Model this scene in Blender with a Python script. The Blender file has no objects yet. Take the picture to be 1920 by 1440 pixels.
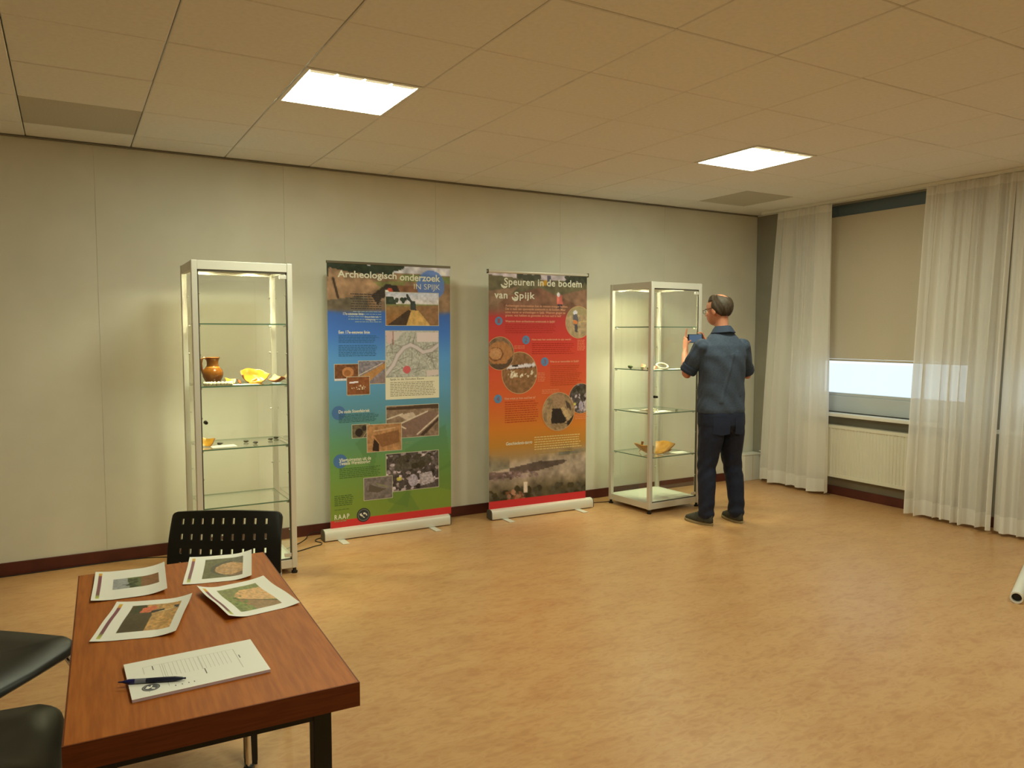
import bpy, bmesh, math, random
import numpy as np
from mathutils import Vector, Matrix

# ------------------------------------------------------------------ camera, world, exposure
SC = bpy.context.scene
COL = SC.collection
FPX = 1435.64
CAM = np.array([-1.0113, -5.8268, 1.5566])
YAW, PITCH = 0.5253, -0.0656
_cy, _sy, _cp, _sp = math.cos(YAW), math.sin(YAW), math.cos(PITCH), math.sin(PITCH)
FWD = np.array([_sy*_cp, _cy*_cp, _sp]); RGT = np.array([_cy, -_sy, 0.0]); UPV = np.cross(RGT, FWD)
cd = bpy.data.cameras.new('camera'); cam = bpy.data.objects.new('camera', cd); COL.objects.link(cam)
cd.sensor_width = 36.0; cd.lens = FPX/1920*36.0; cd.clip_start = 0.02; cd.clip_end = 200
cam.matrix_world = Matrix(((RGT[0], UPV[0], -FWD[0], CAM[0]), (RGT[1], UPV[1], -FWD[1], CAM[1]),
                           (RGT[2], UPV[2], -FWD[2], CAM[2]), (0, 0, 0, 1)))
SC.camera = cam
SC.view_settings.view_transform = 'Standard'; SC.view_settings.look = 'None'
SC.view_settings.gamma = 1.0; SC.view_settings.use_curve_mapping = False
SC.view_settings.exposure = 0.36
W = bpy.data.worlds.new('overcast_sky'); SC.world = W; W.use_nodes = True
W.node_tree.nodes['Background'].inputs[0].default_value = (0.74, 0.90, 1.0, 1)
W.node_tree.nodes['Background'].inputs[1].default_value = 1.12
SC.cycles.transparent_max_bounces = 32; SC.cycles.glossy_bounces = 3; SC.cycles.max_bounces = 8; SC.cycles.use_light_tree = False; SC.cycles.caustics_reflective = False; SC.cycles.caustics_refractive = False
PANEL_L = 27.0            # radiance of the ceiling light panels
PANEL_C = (0.96, 1.02, 0.74)
SPOT_L = 145.0            # radiance of the showcase downlights
SPOT_C = (1.0, 0.94, 0.54)
SPOT_W = 26.0

# ------------------------------------------------------------------ helpers
def ray(px, py):
    return FWD + RGT*((px-960)/FPX) - UPV*((py-720)/FPX)
def on_plane(px, py, p0, n):
    d = ray(px, py); t = np.dot(np.asarray(p0, float)-CAM, n)/np.dot(d, n); return CAM + d*t
def lin(c):
    return tuple((v/255/12.92 if v/255 <= 0.04045 else ((v/255+0.055)/1.055)**2.4) for v in c)
MATS = {}
def mat(name, c, rough=0.5, metal=0.0, spec=0.5, var=None, scale=20.0, bump=0.0, bscale=80.0, stretch=None, detail=4.0, emit=None):
    """c: sRGB colour; var: second sRGB colour mixed in by noise"""
    if name in MATS: return MATS[name]
    m = bpy.data.materials.new(name); m.use_nodes = True; nt = m.node_tree; b = nt.nodes['Principled BSDF']
    b.inputs['Roughness'].default_value = rough; b.inputs['Metallic'].default_value = metal
    b.inputs['Specular IOR Level'].default_value = spec
    b.inputs['Base Color'].default_value = (*lin(c), 1)
    if var is not None or bump:
        tc = nt.nodes.new('ShaderNodeTexCoord'); vec = tc.outputs['Object']
        if stretch:
            mp = nt.nodes.new('ShaderNodeMapping'); mp.inputs['Scale'].default_value = stretch
            nt.links.new(vec, mp.inputs[0]); vec = mp.outputs[0]
    if var is not None:
        n = nt.nodes.new('ShaderNodeTexNoise'); n.inputs['Scale'].default_value = scale; n.inputs['Detail'].default_value = detail
        nt.links.new(vec, n.inputs['Vector'])
        r = nt.nodes.new('ShaderNodeValToRGB'); r.color_ramp.elements[0].position = 0.35; r.color_ramp.elements[1].position = 0.65
        r.color_ramp.elements[0].color = (*lin(c), 1); r.color_ramp.elements[1].color = (*lin(var), 1)
        nt.links.new(n.outputs[0], r.inputs[0]); nt.links.new(r.outputs[0], b.inputs['Base Color'])
    if bump:
        n2 = nt.nodes.new('ShaderNodeTexNoise'); n2.inputs['Scale'].default_value = bscale; n2.inputs['Detail'].default_value = 3
        nt.links.new(vec, n2.inputs['Vector'])
        bp = nt.nodes.new('ShaderNodeBump'); bp.inputs['Strength'].default_value = bump; bp.inputs['Distance'].default_value = 0.01
        nt.links.new(n2.outputs[0], bp.inputs['Height']); nt.links.new(bp.outputs[0], b.inputs['Normal'])
    if emit:
        b.inputs['Emission Color'].default_value = (*emit[0], 1); b.inputs['Emission Strength'].default_value = emit[1]; m.cycles.emission_sampling = 'NONE'
    MATS[name] = m; return m
def emat(name, c, s):
    m = bpy.data.materials.new(name); m.use_nodes = True; nt = m.node_tree; nt.nodes.clear()
    o = nt.nodes.new('ShaderNodeOutputMaterial'); e = nt.nodes.new('ShaderNodeEmission')
    e.inputs[0].default_value = (*c, 1); e.inputs[1].default_value = s; nt.links.new(e.outputs[0], o.inputs[0])
    MATS[name] = m; return m
def glassmat(name, tint, refl=1.0, ior=1.45):
    m = bpy.data.materials.new(name); m.use_nodes = True; nt = m.node_tree; nt.nodes.clear()
    o = nt.nodes.new('ShaderNodeOutputMaterial'); mx = nt.nodes.new('ShaderNodeMixShader')
    t = nt.nodes.new('ShaderNodeBsdfTransparent'); g = nt.nodes.new('ShaderNodeBsdfGlossy'); ge = nt.nodes.new('ShaderNodeNewGeometry')
    def mt(op, a, b=None):
        n = nt.nodes.new('ShaderNodeMath'); n.operation = op
        for i, q in enumerate((a, b)):
            if q is None: continue
            if isinstance(q, (int, float)): n.inputs[i].default_value = q
            else: nt.links.new(q, n.inputs[i])
        return n.outputs[0]
    dt = nt.nodes.new('ShaderNodeVectorMath'); dt.operation = 'DOT_PRODUCT'; nt.links.new(ge.outputs['Incoming'], dt.inputs[0]); nt.links.new(ge.outputs['Normal'], dt.inputs[1])
    fr_ = mt('ADD', mt('MULTIPLY', mt('POWER', mt('SUBTRACT', 1.0, mt('ABSOLUTE', dt.outputs['Value'])), 5.0), 0.95), 0.045)   # Schlick, the same from both sides
    t.inputs[0].default_value = (*tint, 1); g.inputs['Roughness'].default_value = 0.01
    g.inputs[0].default_value = (refl, refl, refl, 1)
    nt.links.new(fr_, mx.inputs[0]); nt.links.new(t.outputs[0], mx.inputs[1]); nt.links.new(g.outputs[0], mx.inputs[2])
    nt.links.new(mx.outputs[0], o.inputs[0]); MATS[name] = m; return m
def sheermat(name, c, transp, transl):
    m = bpy.data.materials.new(name); m.use_nodes = True; nt = m.node_tree; nt.nodes.clear()
    o = nt.nodes.new('ShaderNodeOutputMaterial'); m1 = nt.nodes.new('ShaderNodeMixShader'); m2 = nt.nodes.new('ShaderNodeMixShader')
    d = nt.nodes.new('ShaderNodeBsdfDiffuse'); l = nt.nodes.new('ShaderNodeBsdfTranslucent'); t = nt.nodes.new('ShaderNodeBsdfTransparent')
    d.inputs[0].default_value = (*lin(c), 1); l.inputs[0].default_value = (*lin(c), 1)
    m1.inputs[0].default_value = transl; m2.inputs[0].default_value = transp
    nt.links.new(d.outputs[0], m1.inputs[1]); nt.links.new(l.outputs[0], m1.inputs[2])
    nt.links.new(m1.outputs[0], m2.inputs[1]); nt.links.new(t.outputs[0], m2.inputs[2]); nt.links.new(m2.outputs[0], o.inputs[0])
    MATS[name] = m; return m
def attrmat(name, rough=0.45, spec=0.3):
    m = bpy.data.materials.new(name); m.use_nodes = True; nt = m.node_tree; b = nt.nodes['Principled BSDF']
    a = nt.nodes.new('ShaderNodeAttribute'); a.attribute_name = 'Col'
    nt.links.new(a.outputs['Color'], b.inputs['Base Color']); b.inputs['Roughness'].default_value = rough
    b.inputs['Specular IOR Level'].default_value = spec; MATS[name] = m; return m

class MB:
    """collects shapes, then links them as ONE mesh object"""
    def __init__(s): s.v = []; s.f = []; s.mi = []; s.cur = 0
    def add(s, vs, fs):
        o = len(s.v); s.v += [tuple(map(float, p)) for p in vs]; s.f += [tuple(i+o for i in f) for f in fs]; s.mi += [s.cur]*len(fs); return s
    def box(s, x0, x1, y0, y1, z0, z1):
        vs = [(x, y, z) for z in (z0, z1) for y in (y0, y1) for x in (x0, x1)]
        return s.add(vs, [(0, 2, 3, 1), (4, 5, 7, 6), (0, 1, 5, 4), (2, 6, 7, 3), (0, 4, 6, 2), (1, 3, 7, 5)])
    def lathe(s, prof, n=24, c=(0, 0, 0), ax='z', arc=None, sx=1.0, sy=1.0):
        vs = []; full = arc is None; a0, a1 = (0, 2*math.pi) if full else arc; m = n if full else n+1
        for r, z in prof:
            for k in range(m):
                a = a0+(a1-a0)*k/n; p = (r*math.cos(a)*sx, r*math.sin(a)*sy, z)
                if ax == 'x': p = (p[2], p[0], p[1])
                if ax == 'y': p = (p[0], p[2], p[1])
                vs.append((p[0]+c[0], p[1]+c[1], p[2]+c[2]))
        fs = []
        for i in range(len(prof)-1):
            for k in range(n):
                k2 = (k+1) % m if full else k+1
                fs.append((i*m+k, i*m+k2, (i+1)*m+k2, (i+1)*m+k))
        return s.add(vs, fs)
    def tube(s, pts, r, n=10, closed=False, flat=1.0):
        """tube along pts, r a number or a list; rounded off with caps"""
        P = [Vector(p) for p in pts]; N = len(P); R = [r]*N if not hasattr(r, '__len__') else list(r)
        if not closed:
            a = (P[0]-P[1]).normalized(); b = (P[-1]-P[-2]).normalized()
            P = [P[0]+a*R[0]*0.6]+P+[P[-1]+b*R[-1]*0.6]; R = [R[0]*0.55]+R+[R[-1]*0.55]; N += 2
        T = []
        for i in range(N):
            if closed: t = P[(i+1) % N]-P[i-1]
            else: t = P[min(i+1, N-1)]-P[max(i-1, 0)]
            T.append(t.normalized())
        u = T[0].orthogonal().normalized(); vs = []
        for i in range(N):
            u = (u-T[i]*u.dot(T[i])).normalized(); w = T[i].cross(u)
            for k in range(n):
                a = 2*math.pi*k/n; vs.append(P[i]+(u*math.cos(a)+w*math.sin(a)*flat)*R[i])
        fs = []
        for i in range(N if closed else N-1):
            j = (i+1) % N
            for k in range(n): fs.append((i*n+k, i*n+(k+1) % n, j*n+(k+1) % n, j*n+k))
        if not closed: fs += [tuple(range(n-1, -1, -1)), tuple(range((N-1)*n, N*n))]
        return s.add(vs, fs)
    def rings(s, R, cap=True):
        """R: list of equally long rings of points"""
        n = len(R[0]); vs = [p for r in R for p in r]; fs = []
        for i in range(len(R)-1):
            for k in range(n): fs.append((i*n+k, i*n+(k+1) % n, (i+1)*n+(k+1) % n, (i+1)*n+k))
        if cap: fs += [tuple(range(n-1, -1, -1)), tuple(range((len(R)-1)*n, len(R)*n))]
        return s.add(vs, fs)
    def ball(s, c, rx, ry=None, rz=None, n=12, m=8, rot=None):
        ry = rx if ry is None else ry; rz = rx if rz is None else rz; vs = []; rot = rot or Matrix.Identity(3)
        for i in range(1, m):
            t = math.pi*i/m
            for k in range(n):
                a = 2*math.pi*k/n
                vs.append(Vector(c)+rot@Vector((rx*math.sin(t)*math.cos(a), ry*math.sin(t)*math.sin(a), rz*math.cos(t))))
        vs += [Vector(c)+rot@Vector((0, 0, rz)), Vector(c)+rot@Vector((0, 0, -rz))]; fs = []
        for i in range(m-2):
            for k in range(n): fs.append((i*n+k, (i+1)*n+k, (i+1)*n+(k+1) % n, i*n+(k+1) % n))
        tp = (m-1)*n
        for k in range(n): fs += [(tp, k, (k+1) % n), (tp+1, (m-2)*n+(k+1) % n, (m-2)*n+k)]
        return s.add(vs, fs)
    def prism(s, poly, z0, z1):
        n = len(poly); return s.add([(x, y, z0) for x, y in poly]+[(x, y, z1) for x, y in poly],
            [tuple(range(n-1, -1, -1)), tuple(range(n, 2*n))]+[(k, (k+1) % n, n+(k+1) % n, n+k) for k in range(n)])
    def mesh(s, name, mats, smooth=False, bevel=0.0, seg=2, fixn=True):
        me = bpy.data.meshes.new(name); me.from_pydata(s.v, [], s.f); me.update()
        for mm in (mats if isinstance(mats, (list, tuple)) else [mats]): me.materials.append(mm)
        if any(s.mi): me.polygons.foreach_set('material_index', s.mi)
        if bevel or fixn:
            b = bmesh.new(); b.from_mesh(me)
            if fixn: bmesh.ops.recalc_face_normals(b, faces=b.faces)
            if bevel: bmesh.ops.bevel(b, geom=[e for e in b.edges if len(e.link_faces) == 2 and e.calc_face_angle(0) > 0.6], offset=bevel, segments=seg, affect='EDGES', profile=0.5)
            b.to_mesh(me); b.free()
        if smooth is True: me.polygons.foreach_set('use_smooth', [True]*len(me.polygons))
        elif smooth:
            me.polygons.foreach_set('use_smooth', [True]*len(me.polygons)); me.set_sharp_from_angle(angle=smooth)
        return me
    def build(s, name, mats, parent=None, **k): return link(name, s.mesh(name, mats, **k), parent)
def sheet(ax, c, a0, a1, z0, z1):
    q = [(a0, z0), (a1, z0), (a1, z1), (a0, z1)]
    return MB().add([((c, a, z) if ax == 'x' else (a, c, z)) for a, z in q], [(0, 1, 2, 3)])
def link(name, me, parent=None, loc=None, rz=0.0):
    o = bpy.data.objects.new(name, me); COL.objects.link(o); o.parent = parent
    if loc is not None: o.location = loc
    if rz: o.rotation_euler = (0, 0, rz)
    return o
def tag(o, label, cat, group=None):
    o['label'] = label; o['category'] = cat
    if group: o['group'] = group
    return o
def thing(name, label, cat, loc=(0, 0, 0), rz=0.0, group=None):
    o = bpy.data.objects.new(name, None); COL.objects.link(o); o.location = loc; o.rotation_euler = (0, 0, rz); o.empty_display_size = 0.1
    return tag(o, label, cat, group)
def struct(o): o['kind'] = 'structure'; return o
def copy_tree(o, parent=None):
    c = o.copy(); COL.objects.link(c); c.parent = parent
    for ch in list(o.children): copy_tree(ch, c)
    return c
RNG = np.random.default_rng(7); random.seed(5)

# ------------------------------------------------------------------ materials
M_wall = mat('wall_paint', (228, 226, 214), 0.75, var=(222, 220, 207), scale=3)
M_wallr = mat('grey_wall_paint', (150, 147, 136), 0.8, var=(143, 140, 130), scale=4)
M_tile = mat('ceiling_tile_white', (240, 240, 240), 0.9, var=(235, 235, 234), scale=45)
M_vent = mat('vent_grey', (200, 196, 186), 0.85, var=(190, 186, 175), scale=120)
M_white = mat('white_lacquer', (232, 231, 224), 0.4)
M_alu = mat('anodised_aluminium', (226, 223, 214), 0.42, 0.25)
M_alud = mat('grey_gasket', (84, 80, 70), 0.6)
M_chrome = mat('chrome', (225, 225, 225), 0.12, 1.0)
M_black = mat('black_plastic', (19, 20, 18), 0.38, var=(23, 24, 22), scale=40, bump=0.05, bscale=400)
M_blackm = mat('black_steel', (16, 16, 15), 0.5)
M_base = mat('dark_red_baseboard', (92, 40, 30), 0.45, var=(78, 33, 25), scale=6)
M_glass = glassmat('clear_glass', (0.975, 0.99, 0.98))
M_gedge = mat('green_glass_edge', (92, 132, 110), 0.15, spec=0.6)
M_shelf = glassmat('shelf_glass', (0.965, 0.985, 0.972))
M_paper = mat('white_paper', (238, 236, 230), 0.6)
M_print = attrmat('printed_ink')
M_wood = mat('wood_veneer', (176, 100, 36), 0.5, spec=0.22, var=(156, 84, 28), scale=7, stretch=(14, 1.1, 6), detail=6)
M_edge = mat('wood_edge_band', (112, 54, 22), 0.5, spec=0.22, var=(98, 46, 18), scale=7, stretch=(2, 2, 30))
M_frame = mat('window_frame_white', (196, 202, 206), 0.4)
M_frame_d = mat('window_head_dark', (92, 108, 122), 0.5)
M_blind = mat('roller_blind_cloth', (206, 196, 176), 0.85, var=(200, 189, 168), scale=160)
M_sheer = sheermat('sheer_curtain', (252, 250, 246), 0.16, 0.26)
M_hem = sheermat('sheer_hem', (252, 250, 246), 0.03, 0.22)
M_cable = mat('black_cable', (26, 24, 22), 0.5)
# marbled linoleum
def floor_mat():
    m = bpy.data.materials.new('marbled_linoleum'); m.use_nodes = True; nt = m.node_tree; b = nt.nodes['Principled BSDF']
    tc = nt.nodes.new('ShaderNodeTexCoord')
    def ns(scale, det, st, dist=0.0):
        mp = nt.nodes.new('ShaderNodeMapping'); mp.inputs['Scale'].default_value = st; nt.links.new(tc.outputs['Object'], mp.inputs[0])
        n = nt.nodes.new('ShaderNodeTexNoise'); n.inputs['Scale'].default_value = scale; n.inputs['Detail'].default_value = det; n.inputs['Distortion'].default_value = dist
        nt.links.new(mp.outputs[0], n.inputs['Vector']); return n.outputs[0]
    def ramp(f, els):
        r = nt.nodes.new('ShaderNodeValToRGB'); e = r.color_ramp.elements
        e[0].position, e[0].color = els[0][0], (*lin(els[0][1]), 1); e[1].position, e[1].color = els[-1][0], (*lin(els[-1][1]), 1)
        for p, c in els[1:-1]: q = e.new(p); q.color = (*lin(c), 1)
        nt.links.new(f, r.inputs[0]); return r.outputs[0]
    c1 = ramp(ns(30, 6, (0.45, 1, 1), 0.5), [(0.34, (180, 131, 86)), (0.46, (195, 147, 98)), (0.56, (202, 158, 110)), (0.68, (186, 134, 88))])
    c2 = ramp(ns(7, 6, (0.5, 1, 1), 0.4), [(0.35, (184, 134, 89)), (0.6, (201, 158, 109))])
    mx = nt.nodes.new('ShaderNodeMix'); mx.data_type = 'RGBA'; mx.inputs[0].default_value = 0.45
    nt.links.new(c1, mx.inputs[6]); nt.links.new(c2, mx.inputs[7]); nt.links.new(mx.outputs[2], b.inputs['Base Color'])
    b.inputs['Roughness'].default_value = 0.33; b.inputs['Specular IOR Level'].default_value = 0.5
    return m
M_floor = floor_mat()

# ------------------------------------------------------------------ the room
X0, X1, Y1, H = -3.6, 5.388, -8.76, 2.806
struct(MB().box(X0-0.2, X1+0.3, Y1-0.2, 0.2, -0.2, 0).build('floor', M_floor))
ceiling = struct(MB().box(X0-0.2, X1+0.3, Y1-0.2, 0.2, H+0.12, H+0.25).build('ceiling', M_white))
wb = struct(MB().box(X0-0.2, X1+0.25, 0.014, 0.2, -0.1, H+0.2).build('wall_back', M_wall))
xs = [X0, -3.28, -2.05, -0.824, 0.41, 1.64, 2.87, 4.10, X1]
for a, b in zip(xs[:-1], xs[1:]):
    MB().box(a+0.0004, b-0.0004, 0.0, 0.013, 0.0, H+0.01).build('wall_panel', M_wall, wb, bevel=0.001, seg=1)
struct(MB().box(X0-0.2, X0, Y1-0.2, 0.2, -0.1, H+0.2).build('wall_left', M_wall))
struct(MB().box(X0-0.2, X1+0.25, Y1-0.2, Y1, -0.1, H+0.2).build('wall_front', M_wall))
WIN = [(-2.30, -0.70), (-4.45, -2.58)]; ZS, ZT = 0.80, 2.78
w = MB(); xo = X1+0.25
w.box(X1, xo, Y1, 0.0, -0.1, ZS); w.box(X1, xo, Y1, 0.0, ZT, H+0.2); w.box(X1, xo, WIN[0][1], 0.0, ZS, ZT)
w.box(X1, xo, WIN[1][1], WIN[0][0], ZS, ZT); w.box(X1, xo, Y1, WIN[1][0], ZS, ZT)
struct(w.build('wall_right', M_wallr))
struct(MB().box(X0, X1, -0.012, 0, 0.0, 0.085).build('baseboard_back', M_base, bevel=0.003))
struct(MB().box(X1-0.012, X1, Y1, -0.012, 0.0, 0.085).build('baseboard_right', M_base, bevel=0.003))
struct(MB().box(X0, X0+0.012, Y1, -0.012, 0.0, 0.085).build('baseboard_left', M_base, bevel=0.003))
struct(MB().box(X0, X1, -0.018, 0, H-0.012, H-0.004).build('trim_1', mat('trim_grey', (136, 130, 116), 0.6)))
struct(MB().box(X1-0.018, X1, Y1, -0.018, H-0.012, H-0.004).build('trim_2', M_white))
# outside: pale paving seen as a white glare through the glass
struct(MB().box(X1+0.3, X1+40, -40, 30, -0.6, -0.5).build('ground_outside', mat('pale_paving', (240, 240, 240), 0.9)))

# ceiling tiles, each its own piece
LIGHTS = [(0, 2), (5, 2), (0, 7), (5, 7)]
VENTS = [(-2, 0), (7, 0)]
tmesh = {}
def tile_mesh(wx, wy, m):
    k = (round(wx, 3), round(wy, 3), m.name)
    if k not in tmesh:
        g, c, t = 0.0024, 0.004, 0.016; x, y = wx/2-g, wy/2-g
        vs = [(sx*(x-c*q), sy*(y-c*q), z) for z, q in ((0, 1), (c, 0), (t, 0)) for sx, sy in ((-1, -1), (1, -1), (1, 1), (-1, 1))]
        fs = [(3, 2, 1, 0), (8, 9, 10, 11)]+[(a*4+k2, a*4+(k2+1) % 4, a*4+4+(k2+1) % 4, a*4+4+k2) for a in (0, 1) for k2 in range(4)]
        tmesh[k] = MB().add(vs, fs).mesh('ceiling_tile', m)
    return tmesh[k]
yl = [-0.012]+[-0.36-0.6*j for j in range(15)]
for i in range(-6, 9):
    xa, xb = 0.6*i, min(0.6*i+0.6, X1-0.004)
    for j in range(-1, 14):
        if (i, j) in LIGHTS: continue
        ya, yb = yl[j+1], yl[j+2]
        isv = (i, j) in VENTS
        o = link('vent_tile' if isv else 'ceiling_tile', tile_mesh(xb-xa, ya-yb, M_vent if isv else M_tile), ceiling,
                 ((xa+xb)/2, (ya+yb)/2, H+random.uniform(0, 0.0025)))
M_lum = emat('fluorescent_diffuser', PANEL_C, PANEL_L)
M_cell_glow = mat('glowing_reflector_cell', (236, 232, 215), 0.5, emit=((1.0, 0.92, 0.55), 0.42))  # weak emission stands in for lamp light falling on the reflector cells
LLAB = {(0, 2): 'bright square ceiling light panel above the left glass showcase and blue banner',
        (5, 2): 'bright square ceiling light panel nearest the curtained window wall',
        (0, 7): 'square ceiling light panel above the table, out of view', (5, 7): 'square ceiling light panel above the open floor on the window side'}
for (i, j) in LIGHTS:
    r = thing('ceiling_light', LLAB[(i, j)], 'ceiling light', (0.6*i+0.3, -0.36-0.6*j-0.3, H), 0, 'recessed ceiling light panels')
    f = MB(); o_, n_ = 0.298, 0.278
    for a in ((-o_, o_, -o_, -n_), (-o_, o_, n_, o_), (-o_, -n_, -n_, n_), (n_, o_, -n_, n_)): f.box(*a, -0.003, 0.03)
    f.box(-o_, o_, -o_, o_, 0.07, 0.08)
    f.build('frame', M_white, r)
    MB().add([(-n_, -n_+0.048, 0.006), (-n_, n_, 0.006), (n_, n_, 0.006), (n_, -n_+0.048, 0.006)], [(0, 1, 2, 3)]).build('diffuser', M_lum, r, fixn=False)
    for k in range(4):
        c0 = -n_+k*n_/2
        MB().add([(c0+0.003, -n_, 0.0), (c0+n_/2-0.003, -n_, 0.0), (c0+n_/2-0.012, -n_+0.047, 0.001), (c0+0.012, -n_+0.047, 0.001),
                  (c0+0.003, -n_, 0.02), (c0+n_/2-0.003, -n_, 0.02), (c0+n_/2-0.012, -n_+0.047, 0.02), (c0+0.012, -n_+0.047, 0.02)],
                 [(0, 1, 2, 3), (7, 6, 5, 4), (0, 4, 5, 1), (1, 5, 6, 2), (2, 6, 7, 3), (3, 7, 4, 0)]).build('glowing_reflector_cell', M_cell_glow, r)

# windows
for n, (ya, yb) in enumerate(WIN, 1):
    wn = struct(bpy.data.objects.new('window_%d' % n, None)); COL.objects.link(wn); wn.location = (X1, 0, 0)
    f = MB(); f.box(0.06, 0.13, ya, yb, ZS, ZS+0.155); f.box(0.06, 0.13, ya, ya+0.06, ZS, ZT); f.box(0.06, 0.13, yb-0.06, yb, ZS, ZT)
    f.build('window_frame', M_frame, wn, bevel=0.006)
    MB().box(0.075, 0.115, ya+0.06, yb-0.06, ZS+0.155, ZS+0.185).build('glazing_bead', M_frame, wn, bevel=0.004)
    MB().box(0.035, 0.13, ya+0.06, yb-0.06, 2.60, ZT).build('window_head', M_frame_d, wn)
    sheet('x', 0.093, ya+0.06, yb-0.06, ZS+0.18, 2.60).build('pane', M_glass, wn, fixn=False)
    MB().box(-0.095, 0.06, ya-0.03, yb+0.03, ZS-0.032, ZS).build('window_sill', M_white, wn, bevel=0.004)
BL = ['cream roller blind pulled down most of the way in the nearer-corner window', 'cream roller blind half hidden behind the rightmost curtain']
for n, (ya, yb) in enumerate(WIN):
    r = thing('roller_blind', BL[n], 'roller blind', (X1+0.022, 0, 1.305))
    MB().box(0, 0.0015, ya+0.015, yb-0.015, 0.012, 1.365).build('cloth', M_blind, r)
    MB().tube([(0, ya+0.015, 0.0), (0, yb-0.015, 0.0)], 0.010).build('bottom_bar', M_blind, r, smooth=True)
    MB().box(0.0015, 0.012, ya+0.012, yb-0.012, 1.345, 1.367).build('top_batten', M_blind, r)
    MB().lathe([(0.0, 0.0), (0.009, 0.001), (0.009, 0.006), (0, 0.008)], 12, (-0.018, (ya+yb)/2+0.0, 0.004), 'x').build('pull_knob', M_white, r, smooth=True)

# radiator
def radiator(y0, y1, label):
    r = thing('radiator', label, 'radiator', (X1, 0, 0.185))
    vs = []; fs = []; n = int((y1-y0)/0.0333); yy = []
    for k in range(n):
        a = y0+(y1-y0)*k/n; b = (y1-y0)/n
        yy += [(a, -0.084), (a+b*0.30, -0.084), (a+b*0.42, -0.078), (a+b*0.88, -0.078)]
    yy.append((y1, -0.084))
    for y, x in yy: vs += [(x, y, 0.03), (x, y, 0.47)]
    for k in range(len(yy)-1): fs.append((2*k, 2*k+2, 2*k+3, 2*k+1))
    p = MB().add(vs, fs); p.box(-0.076, -0.066, y0, y1, 0.0, 0.5); p.box(-0.086, -0.07, y0, y1, 0.0, 0.03); p.box(-0.086, -0.07, y0, y1, 0.47, 0.5)
    p.build('front_panel', M_radi, r, fixn=False)
    MB().box(-0.035, -0.027, y0, y1, 0.0, 0.5).build('back_panel', M_radi, r)
    g = MB()
    for k in range(int((y1-y0)/0.02)): g.box(-0.07, -0.03, y0+k*0.02, y0+k*0.02+0.008, 0.488, 0.5)
    g.box(-0.087, -0.02, y0, y0+0.006, 0, 0.502); g.box(-0.087, -0.02, y1-0.006, y1, 0, 0.502)
    g.build('top_grille', M_radi, r)
    for y in (y0+0.25, y1-0.25): MB().box(-0.03, -0.002, y-0.02, y+0.02, 0.05, 0.45).build('wall_bracket', M_radi, r)
M_radi = mat('radiator_cream', (226, 222, 206), 0.45)
radiator(-2.25, -0.68, 'long cream ribbed radiator under the window between the curtains')
r = thing('radiator_pipe', 'thin white heating pipe bent to the wall beside the left curtain', 'pipe', (X1-0.035, -0.05, 0.0))
MB().tube([(0, -0.62, 0.30), (0, -0.3, 0.30), (0, -0.14, 0.30), (0, -0.11, 0.28), (0, -0.10, 0.2), (0, -0.10, 0.0)], 0.011).build('pipe', M_white, r, smooth=True)
MB().box(-0.06, 0.03, -0.26, -0.12, 0.313, 0.323).build('ledge', M_white, r, bevel=0.002)

# curtains
def curtain(label, top, bot, xt, xb, folds, seed, z1=2.775, z0=0.03):
    """top/bot: y of the near-corner edge and the other edge"""
    r = thing('curtain', label, 'curtain', (xt, (top[0]+top[1])/2, z0), 0, 'sheer white curtains')
    g = np.random.default_rng(seed); ph = g.uniform(0, 6.28, 5); NC = 200; s = np.linspace(0, 1, NC)
    warp = s+0.035*np.sin(2*np.pi*s*1.7+ph[0])+0.02*np.sin(2*np.pi*s*3.9+ph[1])
    fold = np.sin(2*np.pi*folds*warp+ph[2])
    fold = np.sign(fold)*np.abs(fold)**0.6
    fine = np.sin(2*np.pi*folds*3.3*warp+ph[3])
    loc = np.array(r.location)
    def strip(za, zb, rows):
        z = np.linspace(za, zb, rows); out = []
        for zz in z:
            t = (zz-z0)/(z1-z0); tt = t**1.3
            y = (bot[0]*(1-tt)+top[0]*tt)*(1-s)+(bot[1]*(1-tt)+top[1]*tt)*s
            amp = 0.034*(1-t)**0.8+0.020
            x = xb*(1-tt)+xt*tt+amp*fold*(0.75+0.25*np.sin(2*np.pi*s*1.3+ph[4]))+(0.004+0.006*t**6)*fine
            y = y+amp*0.35*np.cos(2*np.pi*folds*warp+ph[2])*np.minimum(1, 8*np.minimum(s, 1-s))
            zj = zz+ (0.006*np.sin(2*np.pi*s*2+ph[1]) if zz <= z0+0.001 else 0)
            out.append(np.stack([x, y, np.broadcast_to(zj, x.shape)], 1)-loc)
        V = np.concatenate(out); F = [(a*NC+k, a*NC+k+1, (a+1)*NC+k+1, (a+1)*NC+k) for a in range(rows-1) for k in range(NC-1)]
        return MB().add(V, F)
    strip(z0+0.125, z1-0.07, 30).build('cloth', M_sheer, r, smooth=True, fixn=False)
    strip(z0, z0+0.125, 4).build('hem', M_hem, r, smooth=True, fixn=False)
    strip(z1-0.07, z1, 3).build('heading_tape', M_hem, r, smooth=True, fixn=False)
curtain('sheer white curtain hanging beside the room corner, left of the blind', (-0.40, -1.05), (-0.25, -1.08), 5.235, 5.225, 5.0, 3)
curtain('sheer white curtain with deep folds, right of the bare radiator', (-1.97, -2.66), (-1.93, -2.62), 5.235, 5.155, 7.5, 11)
curtain('sheer white curtain cut off by the right edge of the picture', (-2.66, -4.2), (-2.62, -4.3), 5.235, 5.16, 9.0, 21)
tag(MB().box(5.22, 5.25, -4.6, -0.2, 2.778, H-0.001).build('curtain_rail', M_white), 'white curtain rail screwed to the ceiling along the window wall', 'curtain rail')

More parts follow.
